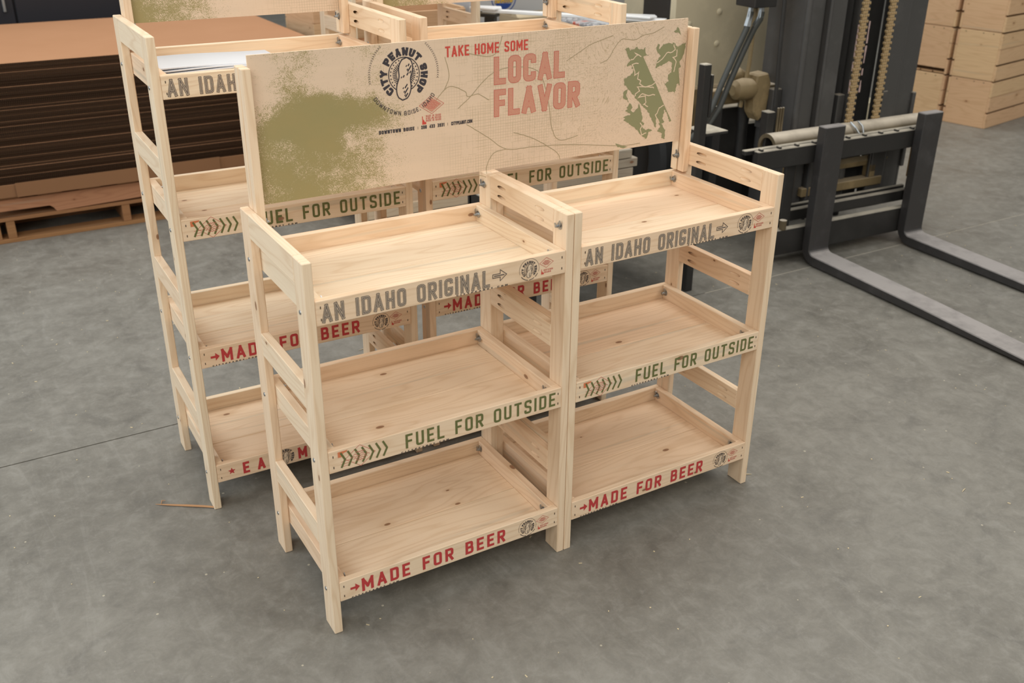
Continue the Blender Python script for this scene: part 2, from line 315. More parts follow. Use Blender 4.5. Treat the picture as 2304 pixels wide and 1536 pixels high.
# ------------------------------------------------------------ lettering: condensed stroke alphabet, cap height 1
r = 'r'
GL = {
 'A': (1.12, [[(0, 0), (.5, 1), (1, 0)], [(.17, .27), (.83, .27)]]), 'B': (1, [[(0, .5), (0, 0), (1, 0, r), (1, .52, r), (0, .52)], [(0, .5), (0, 1), (.93, 1, r), (.93, .52, r), (0, .52)]]),
 'C': (1, [[(1, .84), (1, 1, r), (0, 1, r), (0, 0, r), (1, 0, r), (1, .16)]]), 'D': (1, [[(0, .5), (0, 1), (1, 1, r), (1, 0, r), (0, 0), (0, .5)]]),
 'E': (.85, [[(1, 1), (0, 1), (0, 0), (1, 0)], [(0, .5), (.85, .5)]]), 'F': (.85, [[(1, 1), (0, 1), (0, 0)], [(0, .5), (.85, .5)]]),
 'G': (1, [[(1, .86), (1, 1, r), (0, 1, r), (0, 0, r), (1, 0, r), (1, .40), (.62, .40)]]), 'H': (1, [[(0, 0), (0, 1)], [(1, 0), (1, 1)], [(0, .5), (1, .5)]]),
 'I': (0, [[(0, 0), (0, 1)]]), 'K': (1, [[(0, 0), (0, 1)], [(1, 1), (0, .4)], [(.35, .6), (1, 0)]]), 'L': (.85, [[(0, 1), (0, 0), (1, 0)]]),
 'M': (1.45, [[(0, 0), (0, 1), (.5, .3), (1, 1), (1, 0)]]), 'N': (1.05, [[(0, 0), (0, 1), (1, 0), (1, 1)]]),
 'O': (1, [[(0, .5), (0, 1, r), (1, 1, r), (1, 0, r), (0, 0, r), (0, .5)]]), 'P': (1, [[(0, 0), (0, 1), (1, 1, r), (1, .46, r), (0, .46)]]),
 'R': (1, [[(0, 0), (0, 1), (1, 1, r), (1, .46, r), (0, .46)], [(.5, .46), (1, 0)]]),
 'S': (1, [[(1, .85), (1, 1, r), (0, 1, r), (0, .56, r), (1, .44, r), (1, 0, r), (0, 0, r), (0, .15)]]), 'T': (1, [[(0, 1), (1, 1)], [(.5, 1), (.5, 0)]]),
 'U': (1, [[(0, 1), (0, 0, r), (1, 0, r), (1, 1)]]), 'V': (1.12, [[(0, 1), (.5, 0), (1, 1)]]), 'W': (1.6, [[(0, 1), (.22, 0), (.5, .8), (.78, 0), (1, 1)]]),
 'Y': (1, [[(0, 1), (.5, .42), (1, 1)], [(.5, .42), (.5, 0)]]), '.': (0, [[(0, 0), (0, .03)]]), '|': (0, [[(0, 0), (0, 1)]]), ',': (0, [[(0, .05), (0, -.1)]]),
 '0': (1, [[(0, .5), (0, 1, r), (1, 1, r), (1, 0, r), (0, 0, r), (0, .5)]]), '1': (.4, [[(0, .8), (1, 1), (1, 0)]]), '2': (1, [[(0, .72), (0, 1, r), (1, 1, r), (1, .55, r), (0, .05), (1, 0)]]),
 '3': (1, [[(0, 1), (1, 1, r), (1, .5, r), (.2, .5)], [(.4, .5), (1, .5, r), (1, 0, r), (0, 0)]]), '4': (1, [[(.8, 0), (.8, 1), (0, .3), (1, .3)]]),
 '9': (1, [[(0, 0), (1, 0, r), (1, 1, r), (0, 1, r), (0, .45, r), (1, .45)]]),
 '8': (1, [[(0, .5), (0, 1, r), (1, 1, r), (1, 0, r), (0, 0, r), (0, .5)], [(0, .5), (1, .5)]]),
}
def split_sharp(pl):
    out = []; cur = [pl[0]]
    for i in range(1, len(pl)):
        cur.append(pl[i])
        if 0 < i < len(pl)-1 and len(pl[i]) == 2:
            a = Vector(pl[i][:2]) - Vector(pl[i-1][:2]); c = Vector(pl[i+1][:2]) - Vector(pl[i][:2])
            if a.angle(c) > radians(100): out.append(cur); cur = [pl[i]]
    return out + [cur]
def rounded(pl, rad):
    out = []
    for i, p in enumerate(pl):
        q = Vector(p[:2])
        if len(p) > 2 and 0 < i < len(pl)-1:
            a = Vector(pl[i-1][:2]) - q; b = Vector(pl[i+1][:2]) - q
            ra = min(rad, a.length*.5); rb = min(rad, b.length*.5)
            A = q + a.normalized()*ra; B = q + b.normalized()*rb
            for k in range(4):
                t = k/3; out.append(A*(1-t)**2 + q*2*t*(1-t) + B*t*t)
        else: out.append(q)
    return out
def ribbon(mb, pts, w, m, y, f2, cap=0.0):
    """flat ribbon of width w along pts; f2 maps (a,b) to the plane (x,z)"""
    n = len(pts)
    if n < 2: return
    closed = (pts[0]-pts[-1]).length < 1e-6
    P = list(pts)
    if not closed and cap:
        P[0] = P[0] - (P[1]-P[0]).normalized()*cap; P[-1] = P[-1] + (P[-1]-P[-2]).normalized()*cap
    L = []; Rr = []
    for i in range(n):
        if closed: a = P[i]-P[i-1 if i > 0 else n-2]; b = P[(i+1) if i < n-1 else 1]-P[i]
        else: a = P[i]-P[i-1] if i > 0 else P[1]-P[0]; b = P[i+1]-P[i] if i < n-1 else a
        if a.length < 1e-9: a = b
        if b.length < 1e-9: b = a
        a = a.normalized(); b = b.normalized(); na = Vector((-a.y, a.x)); nb = Vector((-b.y, b.x)); nn = (na+nb)
        nn = nn.normalized() if nn.length > 1e-6 else na
        k = min(1/max(nn.dot(na), .3), 1.9)
        L.append(P[i]+nn*k*w/2); Rr.append(P[i]-nn*k*w/2)
    mb.k = (getattr(mb, 'k', 0) + 1) % 5; y = y - mb.k*2.2e-5
    base = len(mb.v)
    for i_, (l_, q) in enumerate(zip(L, Rr)):
        for p in (l_, q):
            x, z = f2(p.x, p.y); mb.v.append((x, y - i_*1.5e-6, z))
    for i in range(n-1):
        mb.quad([base+2*i, base+2*i+1, base+2*i+3, base+2*i+2], [(0, 0)]*4, m)
def text(mb, s, f2, cw=.30, sw=.155, gap=.15, space=.42, layers=((0, .155),), y=-.0003, track=None):
    """lay out text along local x (cap height 1) and return its length"""
    x = 0.0
    for ch in s:
        if ch == ' ': x += space; continue
        wd, pls = GL[ch]; wid = wd*cw
        for pp in sum((split_sharp([((p[0]*wid), sw/2 + p[1]*(1-sw)) + tuple(p[2:]) for p in pl]) for pl in pls), []):
            pts = rounded(pp, .13)
            for li, (m, w) in enumerate(layers):
                x0 = x + sw/2
                ribbon(mb, pts, w, m, y - li*.00012, lambda a, b, x0=x0: f2(x0+a, b), cap=w/2)
        x += wid + sw + gap
    return x - gap
def textlen(s, cw=.30, sw=.155, gap=.15, space=.42):
    x = 0
    for ch in s: x += space if ch == ' ' else GL[ch][0]*cw + sw + gap
    return x - gap
def fit_text(mb, s, x0, x1, z0, h, y=-.0003, slope=0.0, **k):
    kk = {a: b for a, b in k.items() if a in ('cw', 'sw', 'gap', 'space')}
    L = textlen(s, **kk); sx = (x1-x0)/L
    return text(mb, s, lambda a, b: (x0 + a*sx, z0 + b*h + slope*a*sx), y=y, **k)
def word_meshes(add, s, mats, x0, x1, z0, h, y, label=None, **k):
    """one flat mesh per word, placed as in fit_text"""
    kk = {a: b for a, b in k.items() if a in ('cw', 'sw', 'gap', 'space')}
    L = textlen(s, **kk); sx = (x1-x0)/L; ws = s.split(' '); pos = 0.0
    for i, wd in enumerate(ws):
        add('word', mats, lambda m: text(m, wd, lambda a, b: (x0 + (pos+a)*sx, z0 + b*h), y=y, **k), label)
        pos += textlen(wd, **kk) + kk.get('gap', .15) + kk.get('space', .42)
def arc_text(mb, s, cx, cz, R, h, a0, a1, outward=True, m=0, y=-.0003, sw=.2, cw=.42, bold=1.0, gap=.2, space=.35):
    L = textlen(s, cw, sw, gap, space)
    def f2(a, b):
        t = a/L; ang = radians(a0 + (a1-a0)*t)
        rr = R + b*h if outward else R - b*h
        return cx + rr*cos(ang), cz + rr*sin(ang)
    text(mb, s, f2, cw=cw, sw=sw, gap=gap, space=space, layers=((m, sw*bold),), y=y)
def fan(mb, pts, m, y):
    b = len(mb.v); mb.v += [(x, y, z) for x, z in pts]; mb.quad([b+i for i in range(len(pts))], [(0, 0)]*len(pts), m)
def ring(mb, cx, cz, rr, w, m, y, a0=0, a1=360, n=40, sx=1.0):
    ribbon(mb, [Vector((cx+rr*sx*cos(radians(a0+(a1-a0)*i/n)), cz+rr*sin(radians(a0+(a1-a0)*i/n)))) for i in range(n+1)], w, m, y, lambda a, b: (a, b))
def logo(mb, cx, cz, R, y, mk, mw, big=False):
    """round emblem: ring of words, peanut over a roped disc. R = outer radius of the big words; mk/mw = ink / bare wood slots"""
    arc_text(mb, 'CITY PEANUT SHOP', cx, cz, R*.70, R*.30, 232, -52, True, mk, y, sw=.30, cw=.40, gap=.16, space=.5)
    ring(mb, cx, cz, R*.64, R*.035, mk, y)
    n = 26
    for i in range(n):
        a = 2*pi*i/n; ring(mb, cx+R*.56*cos(a), cz+R*.56*sin(a), R*.014, R*.028, mk, y, n=6)
    for i in range(40):
        a = 2*pi*i/40; p = [Vector((cx+R*q*cos(a+e), cz+R*q*sin(a+e))) for q, e in ((.30, .05), (.40, 0), (.48, -.05))]
        ribbon(mb, p, R*.032, mk, y, lambda a, b: (a, b))
    def pn(w):
        A = Vector((.13, .62)); B = Vector((-.10, -.96)); ax = B-A; nn = Vector((-ax.y, ax.x)).normalized(); L_, R_ = [], []
        for i in range(21):
            s_ = i/20; e_ = (1-abs(2*s_-1)**3.4)**.5 if 0 < s_ < 1 else 0
            hw = .315*w*e_*(1-.24*math.exp(-((s_-.47)/.15)**2))
            c_ = A + ax*s_; L_.append(c_+nn*hw); R_.append(c_-nn*hw)
        return [Vector((cx+R*p.x, cz+R*p.y)) for p in L_ + R_[::-1][1:]]
    q = pn(1.0); fan(mb, [(p.x, p.y) for p in q[:-1]], mw, y-.00012)
    ribbon(mb, q, R*.045, mk, y-.00026, lambda a, b: (a, b))
    for i in range(18):
        v = -.86 + i*.068; u = .13 + .05*sin(i*2.1) - (.10 if -.3 < v < -.08 else 0) + (.06 if v > 0 else -.02)
        if -.42 < v < -.12: continue
        a = Vector((cx+R*(u+v*.10), cz+R*v)); ribbon(mb, [a, a+Vector((R*.05, R*.085))], R*.05, mk, y-.00026, lambda a, b: (a, b))
        a = Vector((cx+R*(u-.09+v*.10), cz+R*(v-.02)))
        if i % 2: ribbon(mb, [a, a+Vector((R*.04, R*.06))], R*.04, mk, y-.00026, lambda a, b: (a, b))
def diamond(mb, cx, cz, w, h, m, y, th, m2=None):
    P = [Vector((cx-w, cz)), Vector((cx, cz+h)), Vector((cx+w, cz)), Vector((cx, cz-h)), Vector((cx-w, cz))]
    ribbon(mb, P, th, m, y, lambda a, b: (a, b))
    P2 = [Vector((cx, cz)) + (p-Vector((cx, cz)))*.8 for p in P]
    if m2 is not None: fan(mb, [(p.x, p.y) for p in P2[:-1]], m2, y)
    for k in range(-2, 3):
        L = w*(.62 - .16*abs(k)); zz = cz + k*h*.19
        pts = [Vector((cx - L + 2*L*i/8, zz + h*.05*(1 if i % 2 else -1))) for i in range(9)]
        ribbon(mb, pts, th*1.1, m, y-.0001, lambda a, b: (a, b))
def state(mb, x, z, s, m, y):
    fan(mb, [(x+a*s, z+b*s) for a, b in ((0, 1), (.12, 1), (.14, .62), (.32, .42), (.40, .20), (.62, .22), (.62, -.12), (0, -.12), (.02, .3), (.06, .45))], m, y)
# ------------------------------------------------------------ shelf rack dimensions (metres)
T, PW, D, RW, TH = 0.0195, 0.055, 0.3925, 0.61, 0.0525
_cache = {}
def cached(key, fn):
    if key not in _cache: _cache[key] = fn()
    return _cache[key]
def rail_mesh(h, inner):
    """ladder rail with four pocket-screw slots milled into the inner face (inner=+1: face at +x)"""
    def mk():
        me = MB().box(0, T, PW, D-PW, 0, h, axis=1).mesh('rail', [PINE, HOLE], 0.0012)
        o = bpy.data.objects.new('tmp', me); COL.objects.link(o)
        c = MB()
        for zz in (h*.28, h*.70):
            for end in (0, 1):
                e = PW if end == 0 else D-PW; sg = 1 if end == 0 else -1
                fx = T if inner > 0 else 0; sx = 1 if inner > 0 else -1
                a = Vector((fx - sx*.011, e + sg*.010, zz)); b = Vector((fx + sx*.004, e + sg*.074, zz))
                c.tube([a, b], .0048, 10)
        cm = c.mesh('cut', [HOLE]); co = bpy.data.objects.new('tmpc', cm); COL.objects.link(co)
        md = o.modifiers.new('b', 'BOOLEAN'); md.object = co; md.operation = 'DIFFERENCE'; md.solver = 'EXACT'
        try: md.material_mode = 'TRANSFER'
        except Exception: pass
        dg = bpy.context.evaluated_depsgraph_get(); res = bpy.data.meshes.new_from_object(o.evaluated_get(dg))
        res.name = 'rail'
        for q in (o, co): bpy.data.objects.remove(q)
        for p in res.polygons:   # slot walls keep the wood, only their blind ends go dark
            if p.material_index == 1 and p.area > 5e-5: p.material_index = 0
        return res
    return cached(('rail', round(h, 4), inner), mk)
def wing_mesh():
    def mk():
        m = MB(); m.tube([(0, 0, 0), (.0015, 0, 0)], .0085, 16); m.tube([(.0015, 0, 0), (.009, 0, 0)], [.0045, .0035], 8)
        for sg in (-1, 1):
            m.prism([(sg*.003, -.003), (sg*.009, -.001), (sg*.0125, .005), (sg*.0115, .010), (sg*.008, .009), (sg*.004, .003)], .004, .0062, 'yz')
        m.tube([(.009, 0, 0), (.013, 0, 0)], .0024, 8)
        return m.mesh('wing_nut', [ZINC], 0, True)
    return cached('wing', mk)
def bolt_mesh():
    def mk():
        m = MB(); m.tube([(0, 0, 0), (-.0012, 0, 0), (-.0022, 0, 0)], [.0052, .0048, .0026], 12); return m.mesh('bolt_head', [ZINC], 0, True)
    return cached('bolt', mk)
NAILX = None
def print_meshes(kind):
    """ink on a tray front, in coordinates of the rack: x from the rack's left side, z above the board's lower edge"""
    def mk():
        out = []; y = -.0004
        def add(name, mats, fn, label=None):
            m = MB(); fn(m); out.append((name, m.mesh(name, mats), label))
        if kind == 'original':
            L = ((0, .180), (1, .108), (2, .064))
            word_meshes(add, 'AN IDAHO ORIGINAL', [INK_G, WOODFLAT, INK_GL], .031, .401, .0055, .0385, y, 'grey inline lettering', cw=.34, sw=.175, gap=.15, space=.5, layers=L)
            A = [(.408, .0235), (.426, .0235), (.426, .015), (.4415, .0275), (.426, .040), (.426, .0315), (.408, .0315), (.408, .0235)]
            add('arrow_print', [INK_G, INK_GL], lambda m: (ribbon(m, [Vector(p) for p in A], .0016, 0, y, lambda a, b: (a, b)), ribbon(m, [Vector((.411, .0275)), Vector((.436, .0275))], .0028, 1, y, lambda a, b: (a, b))))
            ux = (.322, .444); lx, lz = .4975, .0265
        elif kind == 'fuel':
            def ghost(m):
                diamond(m, .089, .026, .034, .0255, 0, y+.0001, .0010)
                fan(m, [(.040, .034), (.040, .047), (.062, .0475), (.060, .044), (.052, .042), (.049, .034)], 1, y+.0001)
                for kx in range(3): ribbon(m, [Vector((.046, .010+kx*.006)), Vector((.066, .011+kx*.006))], .0009, 0, y+.0001, lambda a, b: (a, b))
            add('diamond_print', [INK_RL, INK_O], ghost, 'faint orange diamond mark')
            for i in range(7):
                x = .0465 + i*.0158
                add('chevron', [INK_GR], lambda m: ribbon(m, [Vector((x, .0435)), Vector((x+.0085, .0262)), Vector((x, .009))], .0044, 0, y, lambda a, b: (a, b), cap=.001))
            word_meshes(add, 'FUEL FOR OUTSIDE', [INK_GR], .193, .573, .0095, .0345, y, 'green lettering', cw=.38, sw=.155, gap=.22, space=.55, layers=((0, .155),))
            ux = (.182, .296); lx = None
        elif kind == 'made':
            add('arrow_print', [INK_R], lambda m: fan(m, [(.044, .0235), (.056, .0235), (.056, .016), (.0665, .0265), (.056, .037), (.056, .0295), (.044, .0295)], 0, y))
            word_meshes(add, 'MADE FOR BEER', [INK_R], .0715, .440, .0085, .0355, y, 'red lettering', cw=.42, sw=.19, gap=.26, space=.66, layers=((0, .19),))
            ux = (.046, .160); lx, lz = .5025, .0262
        else:
            pts = [(.058+(.0105 if i % 2 == 0 else .0045)*cos(pi/2+i*pi/5), .026+(.0105 if i % 2 == 0 else .0045)*sin(pi/2+i*pi/5)) for i in range(10)]
            add('star_print', [INK_R], lambda m: fan(m, pts, 0, y))
            for ch, x in (('E', .088), ('A', .127), ('T', .172), ('M', .240), ('O', .288), ('R', .330), ('E', .372)):
                add('letter', [INK_R], lambda m: text(m, ch, lambda a, b: (x + a*.0345, .0085 + b*.0345), y=y, cw=.36, sw=.2, layers=((0, .2),)))
            add('emblem_print', [INK_G, WOODFLAT], lambda m: logo(m, .205, .026, .024, y-.0003, 0, 1)); return out
        add('web_address', [INK_G], lambda m: fit_text(m, 'CITYPEANUT.COM', ux[0], ux[1], .0006, .0038, y=y, sw=.2, gap=.45, layers=((0, .2),)))
        if lx:
            def em(m):
                logo(m, lx, lz, .0195, y, 0, 1); ring(m, lx, lz, .0245, .0007, 0, y, -20, 200)
                for a, c in ((215, 262), (270, 300), (308, 330)): ring(m, lx, lz, .0240, .0015, 0, y, a, c, 12)
            add('emblem_print', [INK_G, WOODFLAT], em, 'round charcoal peanut emblem')
            def dm(m):
                diamond(m, lx+.043, lz+.008, .0175, .0115, 0, y, .0009, None); state(m, lx+.030, lz-.0165, .0105, 1, y)
                for kx in range(2): fit_text(m, ('MADE IN IDAHO', 'IDAHO')[kx], lx+.0365, lx+.0365+(.023, .018)[kx], lz-.0105-kx*.0052, .0038, y=y, sw=.2, gap=.3, layers=((0, .24),))
            add('diamond_print', [INK_RL, INK_RB], dm, 'small red diamond mark')
        return out
    return cached(('print', kind), mk)

def make_rack(label, loc, rz, trays, H, rails, group, sides=(1, 1), name='shelf_rack', bolts_out=True, nuts=True):
    root = thing(name, label, 'shelf rack', loc, rz, group)
    for side in (0, 1):
        x0 = 0 if side == 0 else RW-T; inner = 1 if side == 0 else -1
        for yy in (0, D-PW):
            me = MB().box(x0, x0+T, yy, yy+PW, 0, H, axis=2).mesh('post', PINE, 0.0016)
            link('post', me, root)
        for (za, zb) in rails:
            o = link('rail', rail_mesh(zb-za, inner), root, loc=(x0, 0, za))
    for (z1, kind) in trays:
        za = z1-TH
        fb = bx('tray_front', (T+.0004, RW-T-.0004, .0002, .0165, za, z1), 0, PINE, root)
        if kind:
            for nm_, me_, lb_ in print_meshes(kind): link(nm_, me_, fb, label=lb_, loc=(0, 0, za))
        bx('tray_back', (T+.0004, RW-T-.0004, D-.019, D-.0005, za, z1), 0, PINE, root)
        for x0 in (T+.0003, RW-2*T): bx('tray_side', (x0, x0+T-.0003, .0167, D-.0192, za, z1), 1, PINE, root)
        ys = .178 + random.uniform(-.004, .004)
        bx('tray_plank', (2*T+.0003, RW-2*T-.0003, .0168, ys, z1-.0525, z1-.039), 0, PINE, root)
        bx('tray_plank', (2*T+.0003, RW-2*T-.0003, ys+.0024, D-.0193, z1-.0525, z1-.039), 0, PINE, root)
        if kind:
            nm = MB()
            for x in (T+.010, RW-T-.010):
                for zz in (za+.013, z1-.014): nm.box(x-.0008, x+.0008, -.0006, .0002, zz-.0026, zz+.0026)
            link('staples', nm.mesh('staples', HOLE), fb, kind='stuff')
        if nuts:
            for x, rr in ((RW-2*T, pi), (2*T, 0)):
                for yy in (.034, .361):
                    w = link('wing_nut', wing_mesh(), root, loc=(x, yy, z1-.0195)); w.rotation_euler = (random.uniform(-1.3, 1.3), 0, rr)
            for yy in (.034, .363):
                link('bolt_head', bolt_mesh(), root, loc=(0, yy, z1-.030)); 
                b = link('bolt_head', bolt_mesh(), root, loc=(RW, yy, z1-.030)); b.rotation_euler = (0, 0, pi)
    return root

def idaho_sign(root, x0, x1, z0, board_z0, ptop, full):
    """header panel between split posts; x0/x1 outer faces of the posts"""
    for xa in (x0, x1-T):
        bx('post_strip', (xa+.0003, xa+T-.0003, .333, .3565, z0, ptop), 2, PINE, root, 0.0014)
        bx('post_strip', (xa+.0003, xa+T-.0003, .3625, .386, z0, ptop), 2, PINE, root, 0.0014)
        for zz in (z0+.042,):
            w = link('wing_nut', wing_mesh(), root, loc=(xa if xa > (x0+x1)/2 else xa+T, .3595, zz)); w.rotation_euler = (random.uniform(-1, 1), 0, pi if xa > (x0+x1)/2 else 0)
# ------------------------------------------------------------ the printed panel
BD = {'G':{'lakeA':[(0.987,1.149),(0.997,1.152),(1.002,1.144),(1.016,1.146),(1.024,1.152),(1.03,1.145),(1.044,1.143),(1.05,1.149),(1.05,1.137),(1.056,1.129),(1.063,1.128),(1.044,1.126),(1.082,1.063),(1.089,1.056),(1.119,1.002),(1.15,0.952),(1.144,0.95),(1.133,0.973),(1.124,0.985),(1.119,0.961),(1.127,0.953),(1.116,0.948),(1.132,0.93),(1.132,0.906),(1.12,0.91),(1.122,0.922),(1.104,0.931),(1.114,0.939),(1.106,0.958),(1.1,0.968),(1.099,0.94),(1.086,0.96),(1.073,0.982),(1.061,0.994),(1.034,1.017),(1.019,1.034),(0.989,1.063),(0.988,1.075),(1.008,1.083),(1.015,1.091),(1.017,1.097),(1.009,1.1),(1.014,1.108),(0.994,1.107),(1.005,1.12),(0.996,1.131)],'lakeB':[(1.01,1.013),(1.02,1.001),(1.014,0.995),(1.024,0.988),(1.038,0.999),(1.039,1.009),(1.047,0.991),(1.054,0.972),(1.051,0.962),(1.061,0.956),(1.053,0.948),(1.068,0.937),(1.076,0.94),(1.088,0.934),(1.077,0.932),(1.074,0.921),(1.07,0.914),(1.055,0.925),(1.031,0.948),(1.016,0.957),(1.002,0.967),(0.993,0.971),(0.999,0.975),(0.992,0.979),(1.015,0.984),(0.997,0.995),(1.005,0.998),(1.001,1.003)],'lakeC':[(1.089,1.154),(1.095,1.151),(1.093,1.14),(1.106,1.152),(1.125,1.153),(1.134,1.15),(1.139,1.154),(1.152,1.142),(1.178,1.151),(1.179,1.14),(1.171,1.114),(1.162,1.104),(1.168,1.09),(1.161,1.087),(1.169,1.042),(1.164,1.049),(1.158,1.046),(1.155,1.023),(1.148,1.029),(1.134,1.028),(1.127,1.041),(1.118,1.051),(1.131,1.056),(1.128,1.074),(1.138,1.078),(1.139,1.102),(1.129,1.108),(1.113,1.102),(1.086,1.094),(1.088,1.102),(1.085,1.107),(1.1,1.124),(1.088,1.134),(1.084,1.145)],'lakeD':[(1.147,1.191),(1.154,1.185),(1.162,1.169),(1.152,1.177),(1.143,1.177),(1.137,1.18),(1.145,1.184)],'lakeE':[(0.971,0.914),(1.015,0.899),(0.993,0.9),(0.98,0.903)],'lakeF':[(0.989,1.044),(1.002,1.049),(0.997,1.036),(1.007,1.016),(0.998,1.023),(0.988,1.029)]},'R':{'r1':[(1.037,1.127),(1.017,1.138),(1.026,1.131),(1.013,1.123),(1.005,1.12)],'r2':[(1.03,1.111),(1.011,1.11),(1.02,1.095),(1.02,1.082),(1.034,1.089),(1.03,1.072),(1.041,1.067),(1.037,1.059),(1.056,1.05),(1.076,1.051),(1.088,1.058)],'r3':[(1.085,1.045),(1.068,1.049),(1.031,1.053),(1.038,1.041),(1.027,1.036),(1.025,1.029)],'r4':[(1.089,1.027),(1.069,1.027),(1.047,1.034),(1.036,1.024),(1.058,1.026),(1.062,1.01),(1.054,1.006),(1.069,0.998)],'r5':[(1.121,0.997),(1.106,0.99),(1.096,0.973),(1.11,0.951)],'r6':[(1.14,1.149),(1.144,1.136),(1.136,1.13),(1.119,1.129),(1.106,1.115),(1.085,1.106)],'r7':[(1.152,1.135),(1.151,1.118),(1.14,1.117),(1.152,1.105),(1.148,1.09),(1.146,1.079)],'r8':[(1.047,0.96),(1.053,0.95),(1.048,0.94),(1.055,0.927),(1.069,0.93)]},'T':{'t1':[(0.913,1.121),(0.936,1.129),(0.955,1.155),(0.977,1.173),(1.015,1.169),(1.041,1.178),(1.073,1.182),(1.105,1.194)],'t2':[(0.518,1.052),(0.553,1.078),(0.588,1.11),(0.624,1.129),(0.684,1.132),(0.739,1.112),(0.766,1.035),(0.777,0.974),(0.801,0.944),(0.854,0.949)],'t3':[(0.54,1.013),(0.599,0.974),(0.648,0.941),(0.724,0.937),(0.828,0.929),(0.98,0.907),(1.051,0.905)],'t4':[(0.667,0.979),(0.724,0.957),(0.789,0.917),(0.803,0.895)],'t5':[(0.648,0.941),(0.612,0.935),(0.593,0.905),(0.599,0.876),(0.63,0.855)],'t6':[(0.479,0.891),(0.526,0.892),(0.563,0.89),(0.599,0.876)],'t7':[(0.462,1.077),(0.496,1.104),(0.536,1.09),(0.544,1.077),(0.571,1.08),(0.6,1.063)],'t8':[(0.814,1.135),(0.846,1.15),(0.884,1.168),(0.949,1.184)],'t9':[(0.543,1.174),(0.612,1.164),(0.636,1.206)],'t10':[(0.487,1.171),(0.497,1.129),(0.485,1.1)]}}
def jag(poly, amp, rng):
    out = []
    n = len(poly)
    for i in range(n):
        a = Vector(poly[i]); b = Vector(poly[(i+1) % n]); L = (b-a).length; k = max(1, int(L/.0035)); nrm = Vector((-(b-a).y, (b-a).x)).normalized()
        straight = L > .045
        for j in range(k):
            t = j/k; e = 0 if (j == 0 or straight) else rng.uniform(-amp, amp)
            out.append(a.lerp(b, t) + nrm*e)
    return out
def sign_panel(parent, xa, xb, z0, h, mat, full):
    yb = .358
    me = MB().box(xa, xb, yb, yb+.0042, z0, z0+h, axis=0).mesh('printed_panel', [mat, PINE], 0)
    for p in me.polygons:
        if abs(p.normal.y) < .5 or p.normal.y > 0: p.material_index = 1
    pn = link('printed_panel', me, parent, label='thin plywood panel with printed map')
    if not full: return pn
    rng = random.Random(5); y = yb - .0004
    m = MB(); mats = [LAKE, WOODFLAT]
    for k, poly in BD['G'].items():
        pts = jag(poly, .0016, rng)
        bm = bmesh.new(); vs = [bm.verts.new((p.x, 0, p.y)) for p in pts]; es = [bm.edges.new((vs[i], vs[(i+1) % len(vs)])) for i in range(len(vs))]
        res = bmesh.ops.triangle_fill(bm, use_beauty=True, use_dissolve=False, edges=es)
        bm.verts.index_update(); b = len(m.v); m.v += [(v.co.x, y, v.co.z) for v in bm.verts]
        for f in bm.faces: m.quad([b+v.index for v in f.verts], [(0, 0)]*len(f.verts), 0)
        bm.free()
    for k, poly in BD['R'].items():
        pts = [];
        for i in range(len(poly)-1):
            a = Vector(poly[i]); b_ = Vector(poly[i+1])
            for j in range(3): pts.append(a.lerp(b_, j/3) + Vector((rng.uniform(-.0012, .0012), rng.uniform(-.0012, .0012))))
        pts.append(Vector(poly[-1])); ribbon(m, pts, .0026, 1, y-.0002, lambda a, b: (a, b))
    link('lake_print', m.mesh('lake_print', mats), pn, label='dark green lake shapes')
    m = MB()
    for k, poly in BD['T'].items():
        P = [Vector(p) for p in poly]; pts = []
        for i in range(len(P)-1):
            p0, p1, p2, p3 = P[max(i-1, 0)], P[i], P[i+1], P[min(i+2, len(P)-1)]
            for j in range(7):
                t = j/7; q = .5*((2*p1) + (p2-p0)*t + (2*p0-5*p1+4*p2-p3)*t*t + (3*p1-p0-3*p2+p3)*t**3)
                pts.append(q + Vector((rng.uniform(-.0004, .0004), rng.uniform(-.0004, .0004))))
        pts.append(P[-1]); ribbon(m, pts, .0013, 0, y, lambda a, b: (a, b))
    link('road_print', m.mesh('road_print', [ROADINK]), pn)
    def add(name, mats, fn, label=None):
        m = MB(); fn(m); link(name, m.mesh(name, mats), pn, label=label)
    word_meshes(add, 'TAKE HOME SOME', [INK_RB], .4885, .705, 1.1695, .0235, y, 'red slogan word', cw=.33, sw=.15, gap=.13, space=.42, layers=((0, .16),))
    for w_, xe, z in (('LOCAL', .8095, 1.0965), ('FLAVOR', .8555, 1.0215)):
        word_meshes(add, w_, [INK_RL, INK_H], .6135, xe, z, .0635, y, 'large hatched red word', cw=.34, sw=.215, gap=.10, layers=((0, .225), (1, .180)))
    m = MB(); cx, cz = .386, 1.1415
    m2 = MB()
    logo(m, cx, cz, .058, y, 0, 1)
    link('emblem_print', m.mesh('emblem_print', [INK_K, SIGN]), pn, label='charcoal round peanut emblem')
    for sg in (0, 1):
        for i in range(22):
            a = radians((-8 + i*3.4) if sg == 0 else (188 - i*3.4)); p = Vector((cx+.083*cos(a), cz+.083*sin(a)))
            if p.y > z0+h-.004: continue
            d = Vector((-sin(a), cos(a))) * (1 if sg == 0 else -1); q = Vector((cos(a), sin(a)))
            for s2 in (-1, 1): ribbon(m2, [p, p - d*.0030 + q*s2*.0024], .0008, 0, y, lambda a, b: (a, b))
    word_meshes(add, 'DOWNTOWN BOISE', [INK_K], .3195, .406, 1.0155, .0078, y, cw=.34, sw=.2, gap=.18, space=.6, layers=((0, .26),))
    word_meshes(add, '208 433 3931', [INK_K], .4235, .482, 1.0155, .0078, y, cw=.34, sw=.2, gap=.2, space=.9, layers=((0, .26),))
    word_meshes(add, 'CITYPEANUT.COM', [INK_K], .500, .555, 1.0155, .0078, y, cw=.34, sw=.2, gap=.14, layers=((0, .26),))
